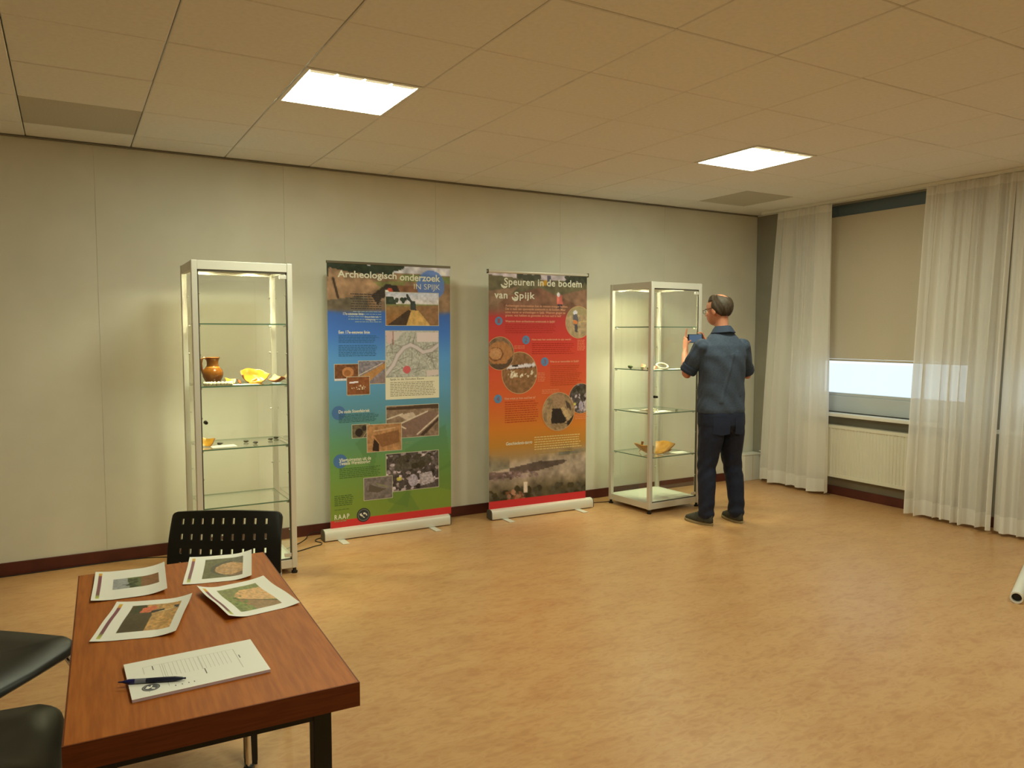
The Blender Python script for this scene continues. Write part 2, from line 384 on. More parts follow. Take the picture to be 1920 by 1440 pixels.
# corner box, socket
r = thing('junction_box', 'white upright box on the floor in the corner of the room', 'box', (5.26, -0.075, 0))
MB().box(-0.13, 0.11, -0.055, 0.055, 0.0, 0.27).build('body', M_white, r, bevel=0.004)
MB().box(-0.135, 0.115, -0.06, 0.06, 0.27, 0.285).build('lid', M_white, r, bevel=0.004)
MB().box(-0.012, -0.008, -0.0565, -0.05, 0.0, 0.27).build('corner_seam', mat('tan_edge', (198, 170, 110), 0.6), r)
r = thing('wall_socket', 'cream double wall socket just right of the standing man', 'socket', (5.02, 0.0, 0.47))
MB().box(-0.075, 0.075, -0.012, 0.0, -0.04, 0.04).build('cover_plate', mat('socket_cream', (226, 218, 190), 0.4), r, bevel=0.003)
for x in (-0.037, 0.037): MB().lathe([(0.026, -0.014), (0.022, -0.0125), (0.021, -0.005), (0, -0.005)], 20, (x, 0, 0), 'y').build('outlet', MATS['socket_cream'], r)
MB().lathe([(0, -0.05), (0.012, -0.048), (0.018, -0.03), (0.019, -0.012), (0, -0.012)], 16, (-0.037, 0, -0.002), 'y').build('plug', mat('brown_plug', (120, 70, 40), 0.5), r, smooth=True)

# ------------------------------------------------------------------ glass showcases
M_spot = emat('downlight_lens', SPOT_C, SPOT_L)
M_clip = mat('shelf_clip_metal', (235, 235, 228), 0.2, 0.6)
M_board = mat('showcase_white_board', (236, 235, 226), 0.5)
def showcase(label, loc, rz, w, d, shelves, door_left=True, H2=2.0):
    r = thing('glass_showcase', label, 'display cabinet', loc, rz, 'lit glass showcases')
    p = 0.034; x, y = w/2, d/2
    for sx, sy in ((-1, -1), (1, -1), (1, 1), (-1, 1)):
        b = MB(); x0 = sx*x-(p if sx > 0 else 0); y0 = sy*y-(p if sy > 0 else 0)
        b.box(x0, x0+p, y0, y0+p, 0.035, H2)
        b.build('post', M_alu, r, bevel=0.004)
        MB().lathe([(0.0, 0.0), (0.019, 0.0), (0.02, 0.012), (0.012, 0.016), (0.011, 0.036), (0, 0.036)], 14, (x0+p/2, y0+p/2, 0)).build('foot', M_blackm, r, smooth=0.6)
    for z0, z1, nm in ((H2-0.056, H2-0.002, 'top_rail'), (0.037, 0.092, 'base_rail')):
        for s in (-1, 1):
            MB().box(-x+p, x-p, s*y-(0.024 if s > 0 else 0)-0.003*s, s*y+(0.024 if s < 0 else 0)-0.003*s, z0, z1).build(nm, M_alu, r, bevel=0.002)
            MB().box(s*x-(0.024 if s > 0 else 0)-0.003*s, s*x+(0.024 if s < 0 else 0)-0.003*s, -y+p, y-p, z0, z1).build(nm, M_alu, r, bevel=0.002)
    MB().box(-x+0.02, x-0.02, -y+0.02, y-0.02, H2-0.028, H2-0.008).build('top_panel', M_board, r)
    MB().box(-x+0.022, x-0.022, -y+0.022, y-0.022, 0.072, 0.0925).build('base_panel', M_board, r)
    for sx in (-1, 1):
        for sy in (-1, 1):
            dl = MB().lathe([(0.030, 0.0), (0.040, -0.004), (0.042, 0.0), (0.042, 0.006)], 20, (sx*w*0.26, sy*d*0.24, H2-0.0275)).build('downlight', M_chrome, r, smooth=0.6)
            MB().lathe([(0.0001, 0.0), (0.0295, 0.0)], 20, (sx*w*0.26, sy*d*0.24, H2-0.030)).build('lens', M_spot, dl)
            ld = bpy.data.lights.new('downlight_beam', 'SPOT'); ld.energy = SPOT_W; ld.color = SPOT_C; ld.spot_size = math.radians(75); ld.spot_blend = 0.6; ld.shadow_soft_size = 0.025
            lo = bpy.data.objects.new('downlight_beam', ld); COL.objects.link(lo); lo.parent = dl; lo.location = (sx*w*0.26, sy*d*0.24, H2-0.034)
    zb, zt = 0.093, H2-0.056
    sheet('y', y-0.017, -x+p, x-p, zb, zt).build('glass_pane', M_glass, r, fixn=False)
    for s in (-1, 1):
        sheet('x', s*(x-0.017), -y+p, y-p, zb, zt).build('glass_pane', M_glass, r, fixn=False)
    door = sheet('y', -y+0.015, -x+p+0.004, x-p-0.004, zb+0.003, zt-0.003).build('door', M_glass, r, fixn=False)
    k = MB(); a, b2 = -x+p, x-p
    for s in ((a, a+0.008, zb, zt), (b2-0.008, b2, zb, zt), (a, b2, zb, zb+0.006), (a, b2, zt-0.010, zt)): k.box(s[0], s[1], -y+0.009, -y+0.021, s[2], s[3])
    k.build('gasket', M_alud, door)
    lx = (a+0.028) if door_left else (b2-0.028)
    MB().lathe([(0, -0.03), (0.009, -0.029), (0.011, -0.02), (0.008, -0.012), (0.012, -0.004), (0.012, 0.012), (0, 0.012)], 14, (lx, -y+0.010, 1.015), 'y').build('lock', mat('dark_lock', (60, 56, 48), 0.3, 0.7), door, smooth=0.6)
    for cz in (zt-0.03, zb+0.03): MB().box(b2-0.045, b2-0.002, -y+0.006, -y+0.024, cz-0.012, cz+0.012).build('hinge', M_alu, door, bevel=0.002)
    for z in shelves:
        m = MB(); sxx, syy = x-p-0.002, y-0.026
        m.box(-sxx, sxx, -syy, syy, z-0.008, z); m.mi = [0, 0, 1, 1, 1, 1]
        sh = m.build('shelf', [M_shelf, M_gedge], r, fixn=False)
        for sx in (-1, 1):
            for sy in (-1, 1):
                MB().box(sx*(x-p-0.009)-0.008, sx*(x-p-0.009)+0.008, sy*(y-p-0.012)-0.007, sy*(y-p-0.012)+0.007, z-0.020, z-0.0085).build('shelf_clip', M_clip, sh, bevel=0.002)
    for z in [0.29]+[(a+b)/2 for a, b in zip(shelves[:-1], shelves[1:])]+[1.80]:          # free shelf pins in the posts
        for sx in (-1, 1):
            for sy in (-1, 1): MB().tube([(sx*(x-p-0.002), sy*(y-p/2), z), (sx*(x-p-0.010), sy*(y-p/2), z)], 0.0055, 8).build('shelf_pin', M_clip, r, smooth=True)
    return r
CA = np.array([-0.06, -0.63]); CAZ = [0.48, 0.845, 1.235, 1.62]
showcase('tall lit glass showcase with a brown jug, left of the blue banner', (CA[0], CA[1], 0), 0.0, 0.60, 0.50, CAZ)
CBR = math.radians(2.0); CB = np.array([3.28, -0.78])+0.30*np.array([math.cos(CBR), math.sin(CBR)])+0.275*np.array([-math.sin(CBR), math.cos(CBR)]); CBZ = [0.486, 0.868, 1.243, 1.618]
showcase('tall lit glass showcase being photographed by the standing man', (CB[0], CB[1], 0), CBR, 0.60, 0.55, CBZ)
def inA(px, py, sh): q = on_plane(px, py, (0, 0, CAZ[sh]), np.array([0, 0, 1.0])); return q
def clampA(q): return (min(max(q[0], CA[0]-0.24), CA[0]+0.24), min(max(q[1], CA[1]-0.2), CA[1]+0.2), q[2])

# finds in the left showcase
M_jug = mat('brown_glaze', (146, 88, 22), 0.18, var=(112, 62, 14), scale=9)
M_yel = mat('yellow_glaze', (222, 166, 60), 0.25, var=(202, 140, 44), scale=14)
M_terr = mat('terracotta', (176, 104, 58), 0.6, var=(150, 84, 44), scale=30)
M_lead = mat('dull_grey_lead', (96, 92, 80), 0.6, var=(70, 68, 58), scale=60)
M_pipe = mat('white_clay', (226, 220, 196), 0.6, var=(214, 204, 176), scale=30)
JZ = CAZ[2]
jg = thing('jug', 'brown glazed earthenware jug with loop handle on the showcase shelf', 'jug', (-0.212, -0.62, JZ)); jg.scale = (0.84, 0.84, 0.80)
MB().lathe([(0.0, 0.002), (0.042, 0.0), (0.046, 0.008), (0.060, 0.03), (0.073, 0.06), (0.076, 0.088), (0.068, 0.115), (0.050, 0.135), (0.042, 0.15),
            (0.041, 0.175), (0.048, 0.20), (0.054, 0.21), (0.052, 0.214), (0.047, 0.208), (0.038, 0.18), (0.038, 0.15), (0.062, 0.11), (0.068, 0.08), (0.05, 0.02), (0, 0.012)], 32).build('body', M_jug, jg, smooth=True)
MB().tube([(-0.048, -0.01, 0.203), (-0.062, -0.012, 0.212), (-0.078, -0.014, 0.20), (-0.084, -0.016, 0.165), (-0.080, -0.014, 0.12), (-0.070, -0.01, 0.085)], [0.010, 0.010, 0.010, 0.010, 0.0095, 0.011], 10, flat=0.75).build('handle', M_jug, jg, smooth=True)
MB().lathe([(0.0415, 0.128), (0.052, 0.131), (0.0515, 0.136), (0.0445, 0.140)], 32).build('shoulder_ridge', M_yel, jg, smooth=True)
bd = thing('bead_string', 'string of small white beads lying in front of the brown jug', 'beads', (-0.205, -0.775, JZ))
for k in range(22):
    a = 2*math.pi*k/22
    MB().ball((0.078*math.cos(a)+0.004*math.sin(3*a), 0.035*math.sin(a), 0.0112), 0.0115, 0.0115, 0.0112, 8, 6).build('bead', M_pipe, bd, smooth=True)
def sherd(name, label, loc, rot, r0, arc, prof, m_in, m_out, thick=0.007, parent=None, group=None, sc=0.85):
    """curved fragment of a bowl: a piece of a lathe with thickness"""
    b = MB(); n = 14; a0, a1 = arc
    inn = [(rr, z) for rr, z in prof]; out = [(rr+thick*0.8, z-thick*0.6) for rr, z in prof]
    b.lathe(inn, n, arc=arc); nI = len(b.f); b.cur = 1; b.lathe(out, n, arc=arc)
    o = len(prof)*(n+1); m_ = n+1; P_ = len(prof); fs = []
    for k in range(n):
        fs += [(k, k+1, o+k+1, o+k), ((P_-1)*m_+k, o+(P_-1)*m_+k, o+(P_-1)*m_+k+1, (P_-1)*m_+k+1)]
    for i in range(P_-1):
        fs += [(i*m_, o+i*m_, o+(i+1)*m_, (i+1)*m_), (i*m_+n, (i+1)*m_+n, o+(i+1)*m_+n, o+i*m_+n)]
    b.f += fs; b.mi += [1]*len(fs)
    V = np.array(b.v); E = np.array(Matrix.Rotation(rot[2], 3, 'Z')@Matrix.Rotation(rot[1], 3, 'Y')@Matrix.Rotation(rot[0], 3, 'X'))
    jag = 1+0.05*np.sin(7*np.arctan2(V[:, 1], V[:, 0]))*(V[:, 2] > prof[len(prof)//2][1]); V[:, 2] *= jag
    V = V@E.T*sc; V[:, :2] -= V[:, :2].mean(0); V[:, 2] -= V[:, 2].min(); b.v = [tuple(p) for p in V]
    o_ = b.build(name, [m_in, m_out], parent, smooth=0.7); o_.location = loc
    return tag(o_, label, 'sherd', group)
BP = [(0.012, 0.006), (0.04, 0.008), (0.07, 0.02), (0.092, 0.042), (0.104, 0.07), (0.112, 0.075)]
G1 = 'pottery finds in the left showcase'
sherd('bowl_sherd', 'large yellow glazed half of a broken bowl on the jug shelf', (0.028, -0.65, JZ+0.001), (0.35, 0.15, 0), 0.1, (0.3, 3.5), BP, M_yel, M_terr, group=G1)
sherd('bowl_sherd', 'pale yellow bowl piece tilting up to the right on the jug shelf', (0.172, -0.67, JZ+0.001), (0.1, 0.55, 0.2), 0.1, (-1.1, 0.9), BP, mat('pale_yellow_glaze', (232, 206, 130), 0.25), M_terr, group=G1)
sherd('bowl_sherd', 'small flat yellow fragment beside the bead string', (-0.12, -0.70, JZ+0.001), (0.0, 0.2, 1.0), 0.1, (0.2, 1.3), BP[2:], M_yel, M_terr, group=G1, sc=0.6)
sherd('bowl_sherd', 'small brown rim fragment next to the bead string', (-0.075, -0.735, JZ+0.001), (0.2, 0.1, 2.0), 0.1, (0.2, 0.9), BP[3:], M_terr, M_jug, group=G1, sc=0.6)
tag(MB().tube([(0.035, 0, 0.009), (0.01, -0.012, 0.009), (-0.02, -0.016, 0.009), (-0.034, -0.006, 0.009), (-0.03, 0.012, 0.012), (-0.012, 0.022, 0.02), (0.012, 0.024, 0.03)], 0.0085, 8).build('handle_sherd', M_yel, smooth=True),
    'loose curved yellow pot handle below the broken bowl', 'pot handle', G1).location = (0.02, -0.775, JZ+0.001)
def card(name, label, x, y, z, w, d, rz=0.0, m=None, t=0.002, tilt=0.0):
    o = MB().box(-w/2, w/2, -d/2, d/2, 0, t).build(name, m or M_paper); o.location = (x, y, z+0.0005); o.rotation_euler = (tilt, 0, rz); return tag(o, label, 'label card')
card('label_card', 'long white label card on the jug shelf between beads and bowl', -0.045, -0.80, JZ, 0.15, 0.075)
card('label_card', 'small pale blue label card at the right end of the jug shelf', 0.155, -0.785, JZ, 0.05, 0.055, 0.2, mat('pale_blue_card', (150, 185, 205), 0.6))
SZ = CAZ[1]
card('label_card', 'white label card on the shelf under the jug', -0.18, -0.755, SZ, 0.15, 0.105, 0.05)
sherd('metal_find', 'small yellowish fragment left of the card on the middle shelf', (-0.265, -0.70, SZ+0.001), (0, 0.1, 0.4), 0.1, (0.2, 1.1), BP[2:], M_yel, M_terr)
def lump(name, label, cat, loc, sx, sy, sz, m, seed, group=None):
    b = MB().ball((0, 0, 0), 1, n=12, m=8); V = np.array(b.v); g = np.random.default_rng(seed); ph = g.uniform(0, 6, 6)
    f = 1+0.16*np.sin(3*V[:, 0]+ph[0])*np.sin(4*V[:, 1]+ph[1])+0.12*np.sin(5*V[:, 2]+ph[2]+2*V[:, 0])
    V = V*f[:, None]*np.array([sx, sy, sz]); V[:, 2] -= V[:, 2].min(); b.v = [tuple(p) for p in V]
    o = b.build(name, m, smooth=True); o.location = loc; return tag(o, label, cat, group)
G2 = 'small metal finds on the middle shelf'
for k, (x, y, l) in enumerate([(-0.185, -0.665, 'small dark find touching the back of the middle shelf card'), (-0.02, -0.64, 'tiny dark metal find at the middle of the shelf under the jug'),
                               (0.02, -0.735, 'tiny greenish metal find near the front of the shelf under the jug'), (0.14, -0.62, 'tiny flat metal find right of centre under the jug shelf'), (0.19, -0.56, 'dark metal find at the rear right of the shelf under the jug')]):
    lump('metal_find', l, 'metal find', (x, y, SZ+0.0005), 0.017, 0.011, 0.008, M_lead, k, G2)

# finds in the right showcase (local axes of that showcase)
def LB(x, y, z): c, s = math.cos(CBR), math.sin(CBR); return (CB[0]+c*x-s*y, CB[1]+s*x+c*y, z)
Z2, Z3, Z4 = CBZ[2], CBZ[1], CBZ[0]
G3 = 'small finds on the upper shelf of the right showcase'
for k, (x, y, s, l) in enumerate([(-0.20, 0.10, 0.026, 'largest dark green lump at the left of the upper right-showcase shelf'), (-0.17, -0.02, 0.016, 'middle dark green lump on the upper right-showcase shelf'), (-0.17, -0.10, 0.014, 'smallest dark green lump on the upper right-showcase shelf')]):
    lump('metal_find', l, 'metal find', LB(x, y, Z2+0.0005), s, s*0.7, s*0.6, mat('green_bronze', (84, 96, 62), 0.6), 20+k, G3)
sherd('pot_sherd', 'reddish pot sherd beside the front post of the right showcase', LB(-0.19, -0.18, Z2+0.001), (0.1, 0.1, 0.3), 0.1, (0.1, 1.4), BP[2:], M_terr, M_terr, sc=0.55)
sherd('pot_sherd', 'pinkish thin sherd leaning at the left of the right showcase shelf', LB(-0.12, 0.02, Z2+0.001), (0.5, 0.1, 0.3), 0.1, (0.1, 0.8), BP[2:], mat('pink_clay', (206, 150, 116), 0.6), M_terr, sc=0.55)
sherd('pot_sherd', 'small white sherd right behind the front post of the right showcase', LB(-0.23, -0.225, Z2+0.001), (0.2, 0.2, 0.3), 0.1, (0.1, 0.7), BP[2:], M_pipe, M_pipe, sc=0.55)
o = MB().tube([(0.06*math.cos(a), 0.028*math.sin(a), 0.03+0.022*math.sin(a)) for a in [2*math.pi*k/26 for k in range(26)]], 0.0085, 8, True).build('ring_sherd', M_pipe, smooth=True)
V0 = min(v.co.z for v in o.data.vertices); o.location = LB(-0.08, -0.18, Z2+0.001-V0); tag(o, 'cream ring of a broken pot rim on the right showcase shelf', 'pot rim')
card('label_card', 'white label card between the post and the pot rim in the right showcase', *LB(-0.165, -0.215, Z2), 0.10, 0.06, CBR)
card('label_card', 'long white label card partly hidden behind the forearm of the man', *LB(0.085, -0.20, Z2), 0.22, 0.085, CBR)
G4 = 'broken clay pipe stems in the right showcase'
for k in range(9):
    a = random.uniform(-0.9, 0.9); b = MB(); L_ = random.uniform(0.05, 0.09)
    dz = 0.006+0.007*(k//3); ti = random.uniform(-0.1, 0.25)
    b.tube([(-L_/2*math.cos(a), -L_/2*math.sin(a), 0), (L_/2*math.cos(a), L_/2*math.sin(a), 0.3*L_*max(ti, 0))], [0.0055, 0.0045], 8)
    o = b.build('pipe_stem', M_pipe, smooth=0.8); o.location = LB(-0.14+random.uniform(-0.05, 0.05), -0.10+random.uniform(-0.05, 0.05), Z3+dz)
    tag(o, 'broken white clay pipe stem in the heap on the third right-showcase shelf', 'clay pipe', G4)
card('label_card', 'tilted white card left of the clay pipe heap', *LB(-0.20, 0.05, Z3), 0.06, 0.10, 0.2, tilt=0.0)
card('label_card', 'white card right of the clay pipe heap behind the post', *LB(-0.06, -0.15, Z3), 0.17, 0.12, 0.05)
card('label_card', 'small white card lying askew on the clay pipe shelf', *LB(-0.16, -0.205, Z3), 0.05, 0.04, 0.4)
lump('metal_find', 'tiny green find alone at the right of the clay pipe shelf', 'metal find', LB(0.12, -0.16, Z3+0.0005), 0.017, 0.010, 0.005, MATS['green_bronze'], 41)
DP = [(0.02, 0.004), (0.07, 0.008), (0.12, 0.03), (0.165, 0.065), (0.185, 0.085)]
M_ocr = mat('ochre_slipware', (206, 150, 54), 0.35, var=(176, 118, 36), scale=20)
sherd('dish_sherd', 'left half of a broken ochre dish on the lowest shelf', LB(-0.185, -0.10, Z4+0.001), (0.0, 0.1, 0.0), 0.1, (2.3, 3.9), DP, M_ocr, M_ocr, sc=1.0)
sherd('dish_sherd', 'right half of a broken ochre dish on the lowest shelf', LB(-0.005, -0.12, Z4+0.001), (0.0, -0.1, 0.0), 0.1, (-0.75, 0.75), DP, M_ocr, M_ocr, sc=1.0)
sherd('dish_sherd', 'small dark upright sherd between the two dish halves', LB(-0.10, 0.06, Z4+0.001), (0.0, -0.5, 0.3), 0.1, (-0.1, 0.12), DP, M_jug, M_terr, sc=0.6)
card('label_card', 'white label card at the right of the lowest right-showcase shelf', *LB(0.155, -0.17, Z4), 0.15, 0.12, -0.05)
lump('wooden_find', 'brown oblong find behind the card on the lowest shelf', 'find', LB(0.11, -0.06, Z4+0.0005), 0.05, 0.014, 0.012, M_jug, 43)

# ------------------------------------------------------------------ painted prints
def vnoise(h, w, cells, seed):
    g = np.random.default_rng(seed); gy = max(2, int(cells*h/max(h, w)))+2; gx = max(2, int(cells*w/max(h, w)))+2; a = g.random((gy, gx))
    y = np.linspace(0, gy-1.001, h); x = np.linspace(0, gx-1.001, w); iy = y.astype(int); ix = x.astype(int); fy = (y-iy)[:, None]; fx = (x-ix)[None]
    fy = fy*fy*(3-2*fy); fx = fx*fx*(3-2*fx)
    return (a[iy][:, ix]*(1-fy)+a[iy+1][:, ix]*fy)*(1-fx)+(a[iy][:, ix+1]*(1-fy)+a[iy+1][:, ix+1]*fy)*fx
def fbm(h, w, c, seed): return sum(vnoise(h, w, c*2**k, seed+k)*0.5**k for k in range(4))/1.875
class Canvas:
    def __init__(s, w, h, c=(128, 128, 128)):
        s.w, s.h = w, h; s.a = np.ones((h, w, 3))*np.array(c, float); s.U, s.V = np.meshgrid((np.arange(w)+0.5)/w, (np.arange(h)+0.5)/h)
    def blend(s, m, c, al=1.0): m = (m*al)[..., None]; s.a = s.a*(1-m)+np.array(c, float)*m; return s
    def grad(s, stops):
        v = [p for p, _ in stops]
        for k in range(3): s.a[..., k] = np.interp(s.V, v, [c[k] for _, c in stops])
        return s
    def poly(s, pts, c, al=1.0):
        inside = np.zeros_like(s.U, bool); n = len(pts)
        for i in range(n):
            (x0, y0), (x1, y1) = pts[i], pts[(i+1) % n]
            if y0 == y1: continue
            inside ^= ((y0 > s.V) != (y1 > s.V)) & (s.U < (x1-x0)*(s.V-y0)/(y1-y0)+x0)
        return s.blend(inside.astype(float), c, al)
    def ell(s, cu, cv, ru, rv, c, al=1.0): return s.blend((((s.U-cu)/ru)**2+((s.V-cv)/rv)**2 < 1).astype(float), c, al)
    def line(s, u0, v0, u1, v1, wd, c, al=1.0):
        asp = s.h/s.w; dx, dy = u1-u0, (v1-v0)*asp; t = np.clip(((s.U-u0)*dx+(s.V-v0)*asp*dy)/(dx*dx+dy*dy+1e-9), 0, 1)
        d = np.hypot(s.U-u0-t*dx, (s.V-v0)*asp-t*dy); return s.blend(np.clip((wd-d)/(wd*0.5), 0, 1), c, al)
    def spots(s, n, box, c, r, seed, jit=30):
        g = np.random.default_rng(seed); asp = s.w/s.h
        for k in range(n):
            q = r*g.uniform(0.6, 1.3); s.ell(g.uniform(box[0], box[2]), g.uniform(box[1], box[3]), q, q*asp*g.uniform(0.6, 1.1), np.clip(np.array(c)+g.uniform(-jit, jit), 0, 255))
        return s
    def tex(s, amt, cells, seed, box=None):
        f = (fbm(s.h, s.w, cells, seed)-0.5)*2*amt
        if box: f = f*((s.U >= box[0]) & (s.U <= box[2]) & (s.V >= box[1]) & (s.V <= box[3]))
        s.a = np.clip(s.a*(1+f[..., None]), 0, 255); return s
    def lin(s):
        v = np.clip(s.a, 0, 255)/255; return np.where(v <= 0.04045, v/12.92, ((v+0.055)/1.055)**2.4)
def print_mesh(name, cv, place, parent, gx=None, gy=None):
    """grid mesh carrying the canvas as colours; place(u,v)->xyz"""
    h, w = cv.h, cv.w; u = np.linspace(0, 1, w); v = np.linspace(0, 1, h); L_ = cv.lin()
    V = [place(a, b) for b in v for a in u]
    F = [(r*w+k, (r+1)*w+k, (r+1)*w+k+1, r*w+k+1) for r in range(h-1) for k in range(w-1)]
    return colmesh(name, V, F, L_.reshape(-1, 3), parent)
def colmesh(name, V, F, C, parent):
    me = bpy.data.meshes.new(name); me.from_pydata([tuple(p) for p in V], [], F); me.update(); me.materials.append(M_print)
    at = me.color_attributes.new('Col', 'FLOAT_COLOR', 'POINT'); at.data.foreach_set('color', np.concatenate([C, np.ones((len(C), 1))], 1).astype(np.float32).ravel())
    return link(name, me, parent)
def disc_mesh(name, cv, c, rx, rz, y, lim, parent):
    V, C, F = [], [], []; L_ = cv.lin(); n, R_ = 64, 22
    for i in range(R_+1):
        for k in range(n):
            a = 2*math.pi*k/n; q = i/R_; u, v = 0.5+0.5*q*math.cos(a), 0.5-0.5*q*math.sin(a)
            V.append((min(max(c[0]+rx*q*math.cos(a), lim[0]), lim[1]), y, c[1]+rz*q*math.sin(a)))
            C.append(L_[min(int(v*cv.h), cv.h-1), min(int(u*cv.w), cv.w-1)])
    for i in range(R_):
        for k in range(n): F.append((i*n+k, (i+1)*n+k, (i+1)*n+(k+1) % n, i*n+(k+1) % n))
    return colmesh(name, V, F, np.array(C), parent)
def text_mesh(name, body, box, y, m, parent, bold=0.0, shear=0.0, spacing=1.0):
    """box = x0,x1,z0,z1: the lettering's own bounds"""
    cu = bpy.data.curves.new('lettering', 'FONT'); cu.body = body; cu.offset = bold; cu.shear = shear; cu.space_character = spacing; cu.resolution_u = 3
    o = bpy.data.objects.new('lettering', cu); COL.objects.link(o); bpy.context.view_layer.update()
    me = bpy.data.meshes.new_from_object(o.evaluated_get(bpy.context.evaluated_depsgraph_get())); bpy.data.objects.remove(o); bpy.data.curves.remove(cu)
    V = np.array([v.co[:] for v in me.vertices]); lo, hi = V.min(0), V.max(0)
    for v in me.vertices:
        v.co = (box[0]+(v.co.x-lo[0])/(hi[0]-lo[0])*(box[1]-box[0]), y, box[2]+(v.co.y-lo[1])/(hi[1]-lo[1])*(box[3]-box[2]))
    me.name = name; me.materials.clear(); me.materials.append(m); return link(name, me, parent)
def lines_mesh(name, box, n, y, m, parent, seed, fill=0.34, right=False, ragged=0.12):
    """small running text: rows of word-long strokes too fine to read"""
    g = np.random.default_rng(seed); b = MB(); x0, x1, z0, z1 = box; p = (z1-z0)/n
    for k in range(n):
        zt = z1-k*p; w = (x1-x0)*(1-ragged*g.random()); xa = x1-w if right else x0; x = xa
        while x < xa+w-0.004:
            l = min(g.uniform(0.010, 0.034), xa+w-x)
            b.add([(x, y, zt-p*fill), (x+l, y, zt-p*fill), (x+l, y, zt), (x, y, zt)], [(0, 1, 2, 3)]); x += l+0.005
    return b.build(name, m, parent, fixn=False)
def ink(c): return mat('ink_%d_%d_%d' % c, c, 0.5, spec=0.3)

# photographs on the banners
def ph_excavator():
    c = Canvas(100, 66).grad([(0, (200, 205, 205)), (0.34, (222, 215, 195)), (0.36, (120, 130, 70)), (0.45, (140, 105, 60)), (1, (150, 95, 45))])
    c.poly([(0, 0.14), (0.14, 0.14), (0.2, 0.36), (0, 0.36)], (45, 55, 40)); c.spots(14, (0.0, 0.18, 0.38, 0.32), (45, 55, 40), 0.035, 1, 8)
    c.poly([(0.38, 0.05), (0.41, 0.05), (0.49, 0.26), (0.55, 0.26), (0.57, 0.58), (0.46, 0.58), (0.46, 0.3), (0.39, 0.2)], (52, 58, 52))
    c.poly([(0.44, 0.52), (0.62, 0.55), (0.85, 1), (0.36, 1)], (205, 160, 80)); c.poly([(0.42, 0.52), (0.47, 0.55), (0.38, 1), (0.02, 1)], (62, 46, 32))
    c.poly([(0.6, 0.4), (1, 0.38), (1, 1), (0.84, 1), (0.62, 0.56)], (140, 100, 62)); return c.tex(0.22, 18, 3)
def ph_map():
    c = Canvas(110, 96, (176, 176, 150)); c.tex(0.25, 40, 5)
    g = np.random.default_rng(6)
    for k in range(46):
        u, v, a = g.random(), g.random(), g.uniform(0, 3.1); c.line(u, v, u+0.22*math.cos(a), v+0.22*math.sin(a), 0.006, (96, 92, 78), 0.8)
    P_ = [(0.0, 0.92), (0.14, 0.72), (0.22, 0.52), (0.34, 0.36), (0.46, 0.30), (0.58, 0.36), (0.70, 0.46), (0.86, 0.42), (1.0, 0.30)]
    for a, b in zip(P_[:-1], P_[1:]): c.line(*a, *b, 0.055, (112, 104, 90))
    for a, b in zip(P_[:-1], P_[1:]): c.line(*a, *b, 0.045, (206, 194, 176))
    c.poly([(0.01, 0.02), (0.13, 0.02), (0.12, 0.22), (0.07, 0.3), (0.02, 0.24)], (206, 176, 160)); c.poly([(0.15, 0.02), (0.33, 0.02), (0.2, 0.2), (0.15, 0.2)], (200, 190, 168))
    c.line(0.14, 0.0, 0.14, 0.3, 0.01, (150, 60, 50)); c.poly([(0.58, 0.03), (0.99, 0.03), (0.99, 0.24), (0.58, 0.24)], (222, 204, 184))
    c.ell(0.39, 0.83, 0.07, 0.085, (206, 88, 84)); c.poly([(0.76, 0.86), (1, 0.84), (1, 0.96), (0.76, 0.98)], (214, 196, 172)); return c
def ph_pot():
    c = Canvas(60, 42, (110, 66, 38)).tex(0.4, 12, 8); c.ell(0.55, 0.5, 0.24, 0.32, (188, 122, 66)); c.ell(0.52, 0.54, 0.14, 0.19, (150, 90, 46)); c.poly([(0, 0.88), (0.6, 0.88), (0.6, 1), (0, 1)], (225, 220, 210)); return c.tex(0.12, 20, 9)
def ph_sand():
    c = Canvas(64, 52, (128, 120, 118)).tex(0.35, 14, 10); c.poly([(0, 0.7), (1, 0.1), (1, 0.32), (0.3, 0.98), (0, 1)], (178, 124, 66)); c.line(0, 0.62, 0.9, 0.1, 0.02, (206, 190, 160)); c.poly([(0.45, 1), (1, 0.5), (1, 1)], (132, 112, 100)); return c.tex(0.15, 18, 11)
def ph_finds():
    c = Canvas(56, 44, (128, 72, 38)).tex(0.25, 10, 12); c.poly([(0.12, 0.28), (0.5, 0.24), (0.5, 0.34), (0.1, 0.37)], (240, 232, 220)); c.spots(26, (0.2, 0.5, 0.85, 0.72), (218, 200, 150), 0.022, 13, 25); return c
def ph_found():
    c = Canvas(100, 62, (132, 108, 80)).tex(0.3, 16, 14); c.poly([(0, 0.05), (1, 0.0), (1, 0.14), (0, 0.12)], (70, 52, 36))
    c.poly([(0.22, 0.3), (0.5, 0.22), (0.56, 0.36), (0.38, 0.46)], (196, 176, 140)); c.poly([(0.2, 0.6), (0.78, 0.2), (1, 0.3), (0.62, 0.95), (0.3, 0.9)], (124, 96, 76))
    for a in ((0.02, 0.4, 0.3, 0.26), (0.2, 0.6, 0.78, 0.22), (0.2, 0.58, 0.36, 0.72), (0.58, 0.92, 1.0, 0.36)): c.line(*a, 0.017, (216, 198, 158))
    c.poly([(0.62, 0.95), (1.0, 0.42), (1, 0.52), (0.7, 0.98)], (64, 48, 36)); return c.tex(0.12, 30, 15)
def ph_pit():
    c = Canvas(44, 34, (94, 84, 56)).tex(0.35, 10, 16); c.ell(0.4, 0.6, 0.22, 0.3, (40, 32, 26)); c.ell(0.7, 0.3, 0.14, 0.2, (48, 38, 30)); c.line(0.9, 0.45, 0.6, 1.0, 0.03, (170, 140, 100)); return c
